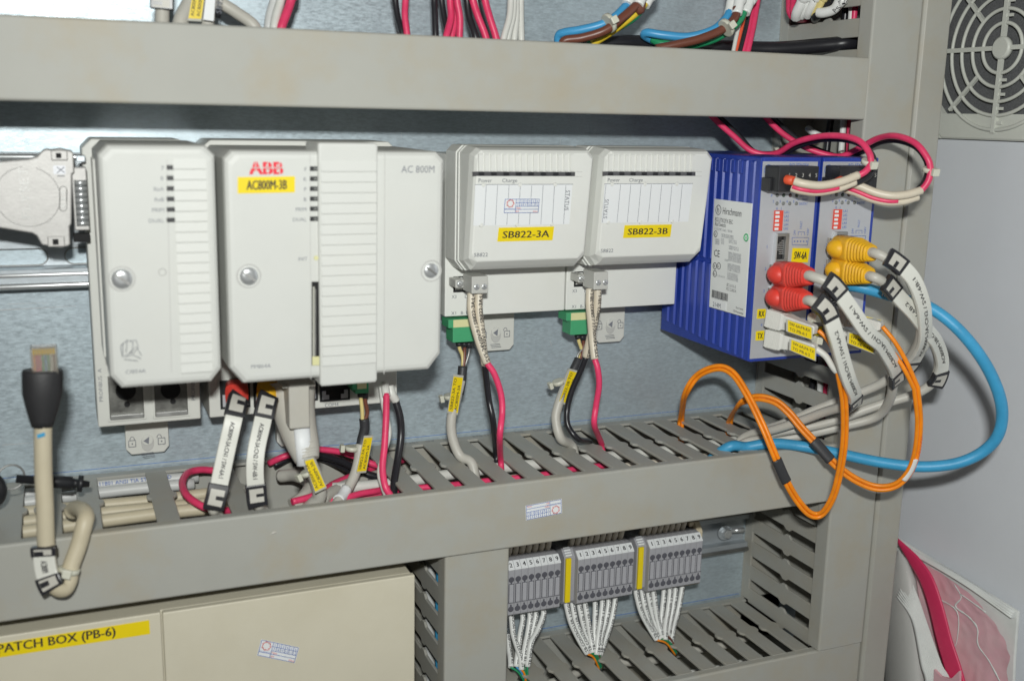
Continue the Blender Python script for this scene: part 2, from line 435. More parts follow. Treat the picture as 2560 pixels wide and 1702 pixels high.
# ---- short vertical duct between patch box and terminals
d = CDUC = thing('wiring_duct', 'short grey vertical duct below the middle one, beside the cream box', 'duct', (222, 0, -560))
obj('base', MB().box(203, 241, -2, -.2, -560, MBm-1), 'duct_grey', d)
obj('cover', MB().prism([(x, y) for y, x in cover_prof(CX0, CX1, CY)], 'z', -560, MBm-.6), 'duct_cover', d, bevel=.3)
obj('wall_foot', MB().box(CX0+1.7, CX0+3.6, -10, -2.2, -560, MBm-1), 'duct_grey', d)
obj('wall_rim', MB().box(CX0+1.75, CX0+3.5, -97, -86, -560, MBm-1), 'duct_grey', d)
obj('side_wall', MB().box(CX1-3.5, CX1-1.75, -97, -2.2, -560, MBm-1), 'duct_grey', d)
fingers(d, 'v', [-274.0-pt*k+.8 for k in range(0, 8)], CX0+1.72, -9.6, -87)
# ---- frame post beside the duct
b = MB().prism([(529.6, -99), (531.2, -101), (551.5, -101), (553.5, -99), (553.5, -20), (550.5, -20), (550.5, -96), (532.2, -96), (532.2, -20), (529.6, -20)], 'z', -620, 260)
tag(obj('frame_post', b, 'frame_grey', bevel=.5), 'narrow grey steel post of the cabinet frame right of the vertical duct', 'frame post')
# ---- DIN rails
def rail(name, label, x0, x1, z0, z1, hgt, lip, slots):
    t = thing(name, label, 'rail', ((x0+x1)/2, 0, z0)); h = hgt; s_ = 1.6
    prof = [(-.3, z0+lip), (-h+s_, z0+lip), (-h+s_, z0), (-h, z0), (-h, z0+lip+s_), (-.3-s_, z0+lip+s_), (-.3-s_, z1-lip-s_), (-h, z1-lip-s_), (-h, z1), (-h+s_, z1), (-h+s_, z1-lip), (-.3, z1-lip)]
    obj('channel', MB().prism(prof, 'x', x0, x1), 'steel', t, bevel=.5)
    for (xa, xb, zc, r) in slots:
        n = 8; pts = [(xb-r+r*math.sin(math.pi*i/n), zc+r*math.cos(math.pi*i/n)) for i in range(n+1)] + [(xa+r-r*math.sin(math.pi*i/n), zc-r*math.cos(math.pi*i/n)) for i in range(n+1)]
        obj('slot', MB().prism(pts, 'y', -.35-s_, -.2-s_), 'zinc', t)
        ring = [V((x, -2.2-.1, z)) for x, z in pts]; ring.append(ring[0]); obj('slot_edge', MB().tube(ring, .4, 5), 'dull_steel', t)
    return t
r_ = rail('mounting_rail', 'wide bright steel mounting rail behind the metal connector hood at the left', -420, 486, -101.0, -25.5, 16, 9, [(-80, -7.6, -85, 4.6), (1.5, 75, -85, 4.6)])
for z_, y_ in ((-93.6, -14.6), (-99.6, -16.2), (-28.0, -16.2)): obj('rolled_edge', MB().tube([V((-420, y_, z_)), V((486, y_, z_))], 1.9, 12), 'chrome', r_)
t = MB(); text(t, '.3E', (-58, -2.2, -91), XX, ZZ, 4.2, None, 'l', .2); obj('embossing', t, 'chrome', r_)
r2_ = rail('mounting_rail', 'dull steel rail carrying the row of grey terminal blocks', 244, 487, -334, -299, 9, 6, [])
for z_ in (-331.5, -301.5): obj('rolled_edge', MB().tube([V((244, -9.4, z_)), V((487, -9.4, z_))], 1.5, 10), 'dull_steel', r2_)
# bolt on the lower rail
c = at(1812, 1330, -9)
bt = thing('rail_bolt', 'zinc bolt and wing nut on the rail right of the terminals', 'bolt', c)
obj('washer', MB().cyl(c+V((0,1,0)), c+V((0,-.6,0)), 6.2, None, 18), 'steel', bt)
obj('head', MB().cyl(c+V((0,-.6,0)), c+V((0,-5,0)), 4.2, 3.8, 6, False), 'chrome', bt, bevel=.4)
obj('shank', MB().cyl(c+V((4,-2,1.5)), c+V((14,-6,2.5)), 1.8), 'chrome', bt)
# ================================================================== fan grille on the right wall
def wp(u, v, x=None): return atx(u, v, WX if x is None else x)
cc = wp(2514, 121, WX-4)
g = thing('fan_grille', 'round cream plastic fan guard over a black filter, top right on the wall', 'fan grille', cc)
hb = wp(2349, 346, WX-6).z; cy, cz = cc.y, cc.z
F0, F1 = cy-130, cy+66
def yz(dy, dz): return (cy+dy, cz+dz)
sc = (cz-atx(2505, 326, WX-4).z)/56.0       # ring scale from the outermost ring
Rg = [17*sc, 26.5*sc, 36.5*sc, 46*sc, 56*sc]
op = 45*sc; ch = 22*sc
ch = 15*sc; ex = 20
octo = [(op+ex, -op+ch), (op+ex, op-ch), (op-ch+ex, op), (-op+ch-ex, op), (-op-ex, op-ch), (-op-ex, -op+ch), (-op+ch-ex, -op), (op-ch+ex, -op)]
outr = cz-hb; oy = outr+22
fr = MB()
sq = [(outr, -outr), (outr, outr), (-outr, outr), (-outr, -outr)]
ring_o = [(oy, -op+ch), (oy, op-ch), (op-ch+ex, outr), (-op+ch-ex, outr), (-oy, op-ch), (-oy, -op+ch), (-op+ch-ex, -outr), (op-ch+ex, -outr)]
fr.loft([[V((WX-1.0, cy+a, cz+c_)) for a, c_ in ring_o], [V((WX-5.0, cy+a, cz+c_)) for a, c_ in ring_o], [V((WX-6.0, cy+a*.98, cz+c_*.98)) for a, c_ in ring_o], [V((WX-6.0, cy+a, cz+c_)) for a, c_ in octo], [V((WX-1.5, cy+a, cz+c_)) for a, c_ in octo]], False)
for sx, sz in ((1,1),(1,-1),(-1,1),(-1,-1)):
    fr.prism([(cy+sx*oy, cz+sz*outr), (cy+sx*oy, cz+sz*(op-ch)), (cy+sx*(op-ch+ex), cz+sz*outr)], 'x', WX-5.8, WX-.9)
obj('frame', fr, 'grille_cream', g)
obj('filter', MB().prism([(cy+a*1.02, cz+c_*1.02) for a, c_ in octo], 'x', WX-1.4, WX-.6), 'filter_black', g)
for r in Rg: obj('ring', MB().torus((WX-7, cy, cz), XX, r, 1.35, 56, 6), 'grille_cream', g)
obj('hub', MB().lathe([(0, 8*sc), (3, 8*sc), (4.2, 6.5*sc)], (WX-5.2, cy, cz), -XX, 24), 'grille_cream', g)
for a in range(4):
    d_ = [(1,0),(0,1),(-1,0),(0,-1)][a]; q = V((-d_[1], d_[0]))
    p0, p1 = 6*sc, Rg[4]+2
    pts = [(cy+d_[0]*k+q[0]*w_, cz+d_[1]*k+q[1]*w_) for k, w_ in ((p0,1.5),(p1,1.5),(p1,-1.5),(p0,-1.5))]
    sp = obj('spoke', MB().prism(pts, 'x', WX-8.3, WX-5.6), 'grille_cream', g)
    if d_[1]:
        for k in range(1, 5):
            rr = (Rg[k]+Rg[k-1])/2; obj('tab', MB().box(WX-7.6, WX-6.6, cy-6.5, cy-1.2, cz+d_[1]*rr-1, cz+d_[1]*rr+1), 'grille_cream', sp)
for a in range(4):
    t_ = math.pi/4+a*math.pi/2; d_ = (math.cos(t_), math.sin(t_)); q = (-d_[1], d_[0])
    pts = [(cy+d_[0]*k+q[0]*w_, cz+d_[1]*k+q[1]*w_) for k, w_ in ((Rg[1],1.1),(Rg[4]+4,1.1),(Rg[4]+4,-1.1),(Rg[1],-1.1))]
    obj('spoke', MB().prism(pts, 'x', WX-8.3, WX-5.6), 'grille_cream', g)
# ================================================================== papers at the lower right
# a soft-cover file leaning on the wall: worn pink sheet, red spine, white pages, cream sleeve
p_ = [wp(2236, 1340, 596), wp(2545, 1528, 596), wp(2536, 1640, 596), wp(2530, 1790, 596), wp(2180, 1790, 596)]
f = thing('document_file', 'worn pink document file with crumpled white edges leaning on the wall', 'file', p_[3])
obj('back_sheet', MB().slab(p_, XX, 2.5), 'paper', f, bevel=.8)
for k in range(3):
    e = [wp(2240, 1352+k*3, 595.2-k*.8), wp(2400, 1442+k*4, 595-k*.8), wp(2538-k*3, 1532+k*5, 595.2-k*.8)]
    obj('page_edge', MB().tube(spline(e, 8), 1.0, 6, ry=2.2), 'paper', f)
from mathutils import noise as _nz
gr = MB(); NG = 34; rows = []
for j in range(NG+1):
    t_ = j/NG; row = []
    vl = 1376+(1800-1376)*t_; ul = 2258+80*min(1, t_*1.6)           # left edge, behind the red cover
    vr = 1478+(1800-1478)*t_; ur = 2425+100*math.sin(min(1, t_*1.9)*math.pi/2)+9*_nz.noise((t_*9, 3, 0))
    for i in range(NG+1):
        s_ = i/NG; u = ul+(ur-ul)*s_; v = vl+(vr-vl)*s_-4*math.sin(s_*math.pi)*(1-t_)
        q = V((u*.016, v*.016, 0)); d1 = _nz.noise(q); d2 = abs(_nz.noise(q*2.3+V((7,1,0)))); d3 = _nz.noise(q*5)
        row.append(wp(u, v, 592.6)+V((-1.2+1.3*d1-1.5*(1-d2)**5*.55+.12*d3, 0, 0)))
    rows.append(row)
gr.add([p for r in rows for p in r], [(j*(NG+1)+i, j*(NG+1)+i+1, (j+1)*(NG+1)+i+1, (j+1)*(NG+1)+i) for j in range(NG) for i in range(NG)], True)
pko = obj('pink_cover', gr, 'pink_sheet', f)
for fold_line in ([(2385, 1460), (2402, 1492), (2388, 1515), (2420, 1540), (2445, 1570), (2446, 1610), (2470, 1650), (2500, 1705)], [(2340, 1492), (2392, 1528), (2392, 1600), (2380, 1620)], [(2400, 1484), (2430, 1505), (2465, 1530)]):
    pts = spline([wp(u+4*_nz.noise((u*.05, v*.05, 1)), v, 589.4)+V((.6*_nz.noise((u*.03, v*.03, 2)), 0, 0)) for u, v in fold_line], 5)
    rr = [.35+1.5*abs(_nz.noise((i*.35, len(pts), 0))) for i in range(len(pts))]
    obj('fold_glint', MB().tube(pts, .35, 5, ry=rr, up=XX), 'paper', f)  # paper-white strips stand in for reflections along the plastic's folds
fd = thing('binder', 'red curved binder cover holding a stack of white pages at the lower right', 'binder', wp(2400, 1790, 575))
red = [(2243, 1348, 2.0), (2290, 1400, 7), (2322, 1450, 9.2), (2346, 1520, 9.5), (2366, 1600, 10), (2390, 1680, 11), (2402, 1745, 12), (2402, 1800, 12)]
red = [(u-6*(w > 3), v, w*1.75) for u, v, w in red]
pth = spline([wp(u, v, 584) for u, v, w in red], 6); ws = []
for i in range(len(red)-1):
    for k in range(6): ws.append(red[i][2]+(red[i+1][2]-red[i][2])*k/6)
ws.append(red[-1][2])
obj('cover', MB().tube(pth, .7, 8, ry=[w/2 for w in ws], up=XX), 'red_folder', fd)
for k in range(11):
    pg = [(2266-k*2.5, 1428+k*6), (2292-k*2, 1490+k*4), (2318-k*3, 1570), (2350-k*4.5, 1660), (2372-k*5.5, 1705), (2372-k*5.5, 1800)]
    pth = spline([wp(u, v, 582.5-k*.6) for u, v in pg], 6)
    obj('page', MB().tube(pth, .35, 6, ry=[.6+1.6*min(1, i/12) for i in range(len(pth))], up=XX), 'paper', fd)
pts = [wp(2335, 1672, 577), wp(2352, 1690, 577), wp(2378, 1696, 577), wp(2398, 1676, 577), wp(2400, 1800, 577), wp(2330, 1800, 577)]
obj('pocket', MB().slab(pts, XX, 2), 'pink_sheet', fd)
sl = MB(); rg = []
for i in range(9):
    a = math.pi*i/8
    u = 2283-math.cos(a)*52
    rg.append((u, 14*math.sin(a)))
rings = []
for v in (1372, 1400, 1450, 1550, 1800):
    f_ = {1372: .05, 1400: .45, 1450: .8, 1550: .95, 1800: 1.1}[v]
    c_u = 2246 + (v-1372)*.055
    rings.append([wp(c_u+(u-2283)*f_, v+ (0 if v > 1380 else abs(u-2283)*.1), 590-h_*f_) for u, h_ in rg])
sl.loft(rings, False, True)
tag(obj('plastic_sleeve', sl, 'shade_grey'), 'bulging off white plastic sleeve beside the frame post, lower right', 'sleeve')
# ================================================================== plug-in modules
def atp(u, v, p0, n):            # point on the plane through p0 with normal n
    d = ray(u, v); n = V(n); return CAM + d*((V(p0)-CAM).dot(n)/d.dot(n))
def cham(x0, x1, z0, z1, cb, ct):   # outline with cut corners, (x, z)
    return [(x0, z0+cb), (x0+cb*.8, z0), (x1-cb*.8, z0), (x1, z0+cb), (x1, z1-ct), (x1-ct, z1), (x0+ct, z1), (x0, z1-ct)]
def inset(poly, d):
    cx = sum(p[0] for p in poly)/len(poly); cz_ = sum(p[1] for p in poly)/len(poly)
    xs = [p[0] for p in poly]; zs_ = [p[1] for p in poly]; w = max(xs)-min(xs); h = max(zs_)-min(zs_)
    return [(cx+(p[0]-cx)*(1-2*d/w), cz_+(p[1]-cz_)*(1-2*d/h)) for p in poly]
def case(poly, yb, yf, tilt, zt, r=2.4, back=None):
    # housing with a rounded-over front whose face leans by 'tilt' (mm per mm of height)
    f = lambda z: yf + (zt-z)*tilt
    mb = MB(); bk = back or poly
    rings = [[V((x, yb, z)) for x, z in bk]]
    for ins, dy in ((0, r*1.6), (r*.25, r*.6), (r*.8, r*.12), (r*1.5, 0)):
        rings.append([V((x, f(z)+dy, z)) for x, z in inset(poly, ins)])
    return mb.loft(rings)
def screw(parent, p, n, r, depth=1.2):
    n = V(n).normalized(); up = V((0,0,1)); rt = up.cross(n).normalized()*-1
    s_ = obj('screw', MB().lathe([(-3, r), (depth*.2, r), (depth*.8, r*.85), (depth, r*.4)], p, n, 20), 'chrome', parent)
    a = (rt*.8+up*.6).normalized(); b_ = n.cross(a)
    obj('screw_slot', MB().slab([p+n*(depth*.75)+a*r*.82+b_*r*.13, p+n*(depth*.75)-a*r*.82+b_*r*.13, p+n*(depth*.75)-a*r*.82-b_*r*.13, p+n*(depth*.75)+a*r*.82-b_*r*.13], n, depth*.3), 'dull_steel', s_)
    return s_
def well(parent, p, n, r, matn='shade_grey'):
    n = V(n).normalized(); a = n.orthogonal().normalized(); b_ = n.cross(a); k = 22
    def rg(h, q): return [V(p)+n*h+a*math.cos(2*math.pi*i/k)*q+b_*math.sin(2*math.pi*i/k)*q for i in range(k)]
    mb = MB().loft([rg(.1, r*1.12), rg(.45, r*1.06), rg(.1, r*.98), rg(-2.0, r*.95), rg(-2.1, r*.2)], False, True)
    return obj('screw_well', mb, matn, parent)
def ribset(parent, x0, x1, z_hi, z_lo, n, yf, tilt, zt, th=.75):
    ph = (z_hi-z_lo)/n; first = None
    for i in range(n):
        z1_ = z_hi-ph*i; z0_ = z1_-ph*.97; fy = lambda z: yf+(zt-z)*tilt
        mb = MB().prism([(fy(z1_)+.5, z1_), (fy(z1_)-.1, z1_), (fy(z0_)-th, z0_+.5), (fy(z0_)-th+.15, z0_), (fy(z0_)+.5, z0_)], 'x', x0, x1)
        obj('rib', mb, 'cover_white', parent)
# ---- communication module (narrow)
ZT = -17.4; TI = 0.03; YF = -126.5
n1 = V((0, -1, -TI)).normalized(); UPC = V((0, -TI, 1)); UPS = V((0, -.125, 1))
ci = thing('communication_module', 'narrow white plug in module at the far left of the row, blurred', 'module', (43, 0, -177))
cx0, cx1 = 18.0, 71.8
obj('base', MB().prism([(13, -177), (69, -177), (69, -22), (64, -17), (18, -17), (13, -22)], 'y', -45, -2), 'off_white', ci, bevel=.8)
obj('cover', case(cham(cx0, cx1, -136.5, ZT, 6.5, 4.5), -46, YF, TI, ZT, 2.6), 'cover_white', ci)
P0 = V((40, YF, ZT))
def onf(u, v): return atp(u, v, P0, n1)
seam = onf(417, 640).x
obj('seam', MB().slab([onf(416, 400), onf(418, 400), onf(430, 930), onf(428, 930)], n1, .15), 'shade_grey', ci)
ribset(ci, onf(440, 600).x, onf(528, 600).x-1.5, onf(470, 398).z, onf(470, 933).z, 21, YF-.1, TI, ZT)
tm = MB()
for k, s_ in enumerate(('F', 'R', 'RxA', 'RxB', 'PRIM', 'DUAL')):
    v = 419+26.2*k; p = onf(427, v)
    obj('indicator', MB().box(p.x-1.9, p.x+1.9, p.y-.5, p.y+.3, p.z-1.1, p.z+1.1), 'black_plastic', ci, bevel=.2)
    text(tm, s_, onf(410, v+6), XX, UPC, 1.9, None, 'r', .25)
obj('lettering', tm, 'ink_soft', ci); tm = MB(); text(tm, 'CI854A', onf(314, 934), XX, UPC, 1.9, 9.5, 'l', .25)
obj('lettering', tm, 'ink_soft', ci)
hm = MB()      # small hand-and-book emblem in thin strokes
for st in ([(303,862),(318,850),(333,856),(330,880),(306,892),(302,870),(303,862)], [(318,850),(315,880)], [(308,858),(306,890)], [(325,852),(340,850),(346,868),(332,884)], [(314,892),(330,886),(352,896)], [(310,898),(345,902)], [(322,884),(340,866),(354,888)]):
    hm.tube([onf(u, v)+n1*.2 for u, v in st], .18, 5)
obj('emblem', hm, 'ink_soft', ci)
p = onf(305, 697); well(ci, p, n1, 5.6); screw(ci, p+n1*.4, n1, 4.9)
obj('button', MB().torus(onf(406, 680)+n1*.1, n1, 1.7, .25, 20, 5), 'shade_grey', ci)
for k, (u0, u1, v0, v1) in enumerate(((275, 357, 968, 1048), (388, 467, 966, 1040))):
    a = at(u0, v1, -45); b_ = at(u1, v0, -45)
    pr = obj('port', MB().box(a.x, b_.x, -45.5, -44, a.z, b_.z+8), 'port_metal', ci, bevel=.3)
    fm = MB(); t_ = 1.0
    fm.box(a.x-t_, a.x, -46.5, -44.5, a.z-t_, b_.z+8); fm.box(b_.x, b_.x+t_, -46.5, -44.5, a.z-t_, b_.z+8); fm.box(a.x-t_, b_.x+t_, -46.6, -44.5, a.z-t_, a.z)
    obj('port_frame', fm, 'off_white', pr)
    mx = (a.x+b_.x)/2
    obj('socket', MB().cyl((mx, -46.2, b_.z-1), (mx, -45, b_.z-1), 5.4, None, 20), 'dark_void', pr)
    obj('hole', MB().cyl((mx+(.3 if k == 0 else 1), -46.2, a.z+8.2), (mx+(.3 if k == 0 else 1), -45, a.z+8.2), 1.6), 'dark_void', pr)
    obj('lip', MB().box(a.x+.3, b_.x-.3, -48, -45.6, a.z+.2, a.z+2.8), 'dull_steel', pr, bevel=.3)
tm = MB(); text(tm, 'PROFIBUS  A', at(258, 1003, -45), ZZ, -XX, 2.0, 19, 'l', .15); obj('lettering', tm, 'ink_soft', ci); tm = MB(); text(tm, 'PROFIBUS  B', at(488, 1000, -45), ZZ, -XX, 2.0, 19, 'l', .15); obj('lettering', tm, 'ink_soft', ci)
def latch(parent, u0, u1, v0, v1, icons=True):
    a = at(u0, v1, -9); b_ = at(u1, v0, -9); x0, x1, z0, z1 = a.x, b_.x, a.z, b_.z
    L = obj('latch_tab', MB().prism([(x0, z1+6), (x0, z0+3.5), (x0+3, z0), (x1-3, z0), (x1, z0+3.5), (x1, z1+6)], 'y', -9, -2.5), 'off_white', parent, bevel=.5)
    c = V(((x0+x1)/2, -9.0, z1-(z1-z0)*.42)); k = 24
    obj('knob', MB().prism([(c.x+3.7*math.cos(2*math.pi*i/k), c.z-1.5+3.7*math.sin(2*math.pi*i/k)*1.45) for i in range(k)], 'y', -9.6, -8.6), 'shade_grey', L, bevel=.3)
    obj('knob_face', MB().cyl((c.x, -10.4, c.z+.6), (c.x, -9.4, c.z+.6), 3.3, None, 20), 'off_white', L, bevel=.3)
    obj('pointer', MB().prism([(c.x-2.4, c.z+.2), (c.x+1, c.z+2.6), (c.x+.6, c.z-2)], 'y', -10.7, -10.3), 'ink_soft', L)
    ic = MB(); y = -9.25
    def ln(a_, b__): ic.tube([V((a_[0], y, a_[1])), V((b__[0], y, b__[1]))], .2, 5)
    for sx, op_ in ((-8.8, 0), (8.2, 1)):
        q = c.x+sx; zz = c.z-3.2
        for e in (((q-2,zz),(q+2,zz)), ((q+2,zz),(q+2,zz+4)), ((q+2,zz+4),(q-2,zz+4)), ((q-2,zz+4),(q-2,zz))): ln(*e)
        ic.tube([V((q-(1.2 if op_ == 0 else 2.6)+1.3*(1-math.cos(math.pi*i/8)), y, zz+4+2*math.sin(math.pi*i/8)+.3)) for i in range(9)], .2, 5)
        ic.tube([V((q, y, zz+1.6)), V((q, y, zz+2.3))], .4, 5)
    for k_ in range(3): ln((c.x-4+k_*.5, c.z-8-k_*1.1), (c.x+3+k_*.5, c.z-8-k_*1.1+.2))
    if icons: obj('marking', ic, 'ink_soft', L)
    return L
latch(ci, 316, 421, 1072, 1138)
# ---- controller module (wide)
pm = thing('controller_module', 'wide white controller module with red logo and ribbed middle strip', 'module', (130, 0, -177))
px0, px1 = 75.6, 190.0; ZT2 = -19.6; PZ = -138.6
n1 = V((0, -1, -TI)).normalized(); P0 = V((120, YF, ZT2))
obj('base', MB().prism([(74, -177), (188, -177), (188, -22), (183, -17), (80, -17), (74, -22)], 'y', -45, -2), 'off_white', pm, bevel=.8)
xs1 = onf(798, 640).x; xs2 = onf(942, 640).x; xs3 = onf(962, 640).x
obj('cover', case(cham(px0, px1, PZ, ZT2, 8.5, 4.0), -46, YF, TI, ZT2, 2.6), 'cover_white', pm)
obj('rib_panel', case(cham(xs1-.6, xs2, PZ-4.0, ZT2+4.2, 1.2, 1.0), -100, YF-2.2, TI, ZT2, 1.0), 'cover_white', pm)
for par, xs_, z0_ in ((ci, cx0, -128), (pm, px0, -128)):
    for y_ in (-58, -70, -82): obj('side_rib', MB().box(xs_-1.0, xs_+.3, y_-3.5, y_+3.5, z0_, -26), 'off_white', par, bevel=.4)
obj('seam', MB().slab([onf(961, 383), onf(963, 383), onf(961, 935), onf(959, 935)], n1, .15), 'shade_grey', pm)
obj('seam', MB().slab([onf(774, 383), onf(775.5, 383), onf(778, 948), onf(776.5, 948)], n1, .12), 'shade_grey', pm)
P0r = P0 + V((0, -2.2, 0))
ribset(pm, xs1+.6, xs2-1.0, atp(870, 404, P0r, n1).z, atp(870, 912, P0r, n1).z, 20, YF-2.3, TI, ZT2)
tm = MB()
for k, s_ in enumerate(('F', 'R', 'P', 'B', 'PRIM', 'DUAL')):
    v = 422+25*k; p = onf(785, v)
    i_ = obj('indicator', MB().box(p.x-2.1, p.x+2.0, p.y-.5, p.y+.3, p.z-1.15, p.z+1.15), 'black_plastic', pm, bevel=.2)
    obj('lens', MB().box(p.x-.2, p.x+1.4, p.y-.75, p.y-.4, p.z-.6, p.z+.6), 'led_grey', i_)
    text(tm, s_, onf(766, v+6), XX, UPC, 1.9, None, 'r', .25)
obj('lettering', tm, 'ink_soft', pm); tm = MB(); text(tm, 'PM864A', onf(628, 921), XX, UPC, 2.0, 10, 'l', .25)
obj('lettering', tm, 'ink_soft', pm); tm = MB(); text(tm, 'INIT', onf(768, 651), XX, UPC, 1.8, None, 'r', .25)
obj('lettering', tm, 'ink_soft', pm)
tm = MB(); text(tm, 'AC 800M', onf(1003, 432), XX, UPC, 3.7, 18.2, 'l', .25); obj('lettering', tm, 'ink_soft', pm)
lm = MB(); q = onf(623, 436)
for k_, (dx, dz) in enumerate(((-.35, -.15), (-.35, .15), (0, -.15), (0, .15), (.35, -.15), (.35, .15))):
    text(lm, 'ABB', q+V((dx+.3, 0, dz+.1)), XX, UPC, 6.0, 16.2, 'l', .2+.02*k_)
obj('logo', lm, 'logo_red', pm)
lm = MB(); zc = q.z+3.2
lm.box(q.x-1, q.x+18, q.y-.62, q.y-.42, zc-.22, zc+.22)
for xx in (3.2, 9.1, 14.9): lm.box(q.x+xx-.2, q.x+xx+.2, q.y-.62, q.y-.42, q.z-.6, q.z+7)
obj('logo_gap', lm, 'cover_white', pm)
def plate(parent, quad, n_, s_, ink='ink_black', sheet='label_yellow', hfrac=.55, wfrac=.86, th=.25, name='name_label'):
    L = obj(name, MB().slab(quad, n_, th), sheet, parent)
    rt = (quad[1]-quad[0]); up = (quad[3]-quad[0]); tm_ = MB()
    lines = s_ if isinstance(s_, list) else [s_]
    for i, l in enumerate(lines):
        hh = up.length*hfrac/len(lines); f0 = 1-(i+.5)/len(lines)
        text(tm_, l, quad[0]+rt*.5+up*f0-up.normalized()*hh/2+V(n_).normalized()*th, rt, up, hh, rt.length*wfrac, 'c', .1, hh*.06)
    obj('lettering', tm_, ink, L)
    return L
plate(pm, [onf(594, 484), onf(737, 481), onf(737, 441), onf(594, 443)], n1, 'AC800M-3B', wfrac=.70, hfrac=.58)
obj('button', MB().lathe([(0, 1.2), (.5, 1.1)], onf(790, 645), n1, 14), 'tag_straw', pm)
p = onf(622, 690); well(pm, p, n1, 5.6); screw(pm, p+n1*.4, n1, 4.6)
p = onf(1078, 677); well(pm, p, n1, 5.4); screw(pm, p-n1*.6, n1, 4.4)
qd = lambda u0, v0, u1, v1, o_: [onf(u0, v1)+n1*o_, onf(u1, v1)+n1*o_, onf(u1, v0)+n1*o_, onf(u0, v0)+n1*o_]
cs = obj('card_slot', MB().slab(qd(779, 704, 798, 913, .1), n1, .3), 'dark_void', pm)
obj('card_edge', MB().slab(qd(781, 716, 786, 905, .4), n1, .4), 'tag_film', cs)
obj('card_foot', MB().slab(qd(780, 890, 797, 912, .4), n1, .6), 'tag_straw', cs)
obj('card_shield', MB().slab(qd(787, 722, 789, 888, .4), n1, .4), 'dull_steel', cs)
# connectors along the controller's foot
def jack(parent, x0, x1, z0, z1, y, face='off_white', up=1):
    j = obj('port', MB().box(x0, x1, y-.6, y+.2, z0, z1), 'dark_void', parent)
    t_ = .9; fm = MB(); fm.box(x0-t_, x0, y-1, y, z0-t_, z1+t_); fm.box(x1, x1+t_, y-1, y, z0-t_, z1+t_); fm.box(x0, x1, y-1, y, z0-t_, z0); fm.box(x0, x1, y-1, y, z1, z1+t_)
    obj('port_frame', fm, 'black_plastic', j)
    w = x1-x0; c = (x0+x1)/2
    lp = MB(); lp.box(x0+.4, c-w*.22, y-1.2, y-.5, z0+.4, z0+(z1-z0)*.28); lp.box(c+w*.22, x1-.4, y-1.2, y-.5, z0+.4, z0+(z1-z0)*.28)
    lp.box(x0+.4, c-w*.34, y-1.2, y-.5, z0+(z1-z0)*.28, z0+(z1-z0)*.5); lp.box(c+w*.34, x1-.4, y-1.2, y-.5, z0+(z1-z0)*.28, z0+(z1-z0)*.5)
    obj('port_insert', lp, 'silver_panel', j)
    return j
a = at(803, 1000, -45); b_ = at(870, 965, -45); jack(pm, a.x, b_.x, a.z, b_.z+4, -45)
a = at(744, 1000, -45); b_ = at(790, 965, -45); jack(pm, a.x, b_.x, a.z, b_.z+4, -45)
a = at(555, 1018, -45); b_ = at(620, 950, -45); jack(pm, a.x, b_.x, a.z, b_.z, -45)
a = at(638, 1013, -45); b_ = at(700, 950, -45); jack(pm, a.x, b_.x, a.z, b_.z, -45)
tm = MB(); text(tm, 'COM4', at(812, 1017, -45), XX, ZZ, 2.2, 8.5, 'l', .15); obj('lettering', tm, 'ink_grey', pm); tm = MB(); text(tm, 'CN1', at(560, 1040, -45), XX, ZZ, 2.0, None, 'l', .15); obj('lettering', tm, 'ink_grey', pm)
latch(pm, 693, 788, 1036, 1118, False)
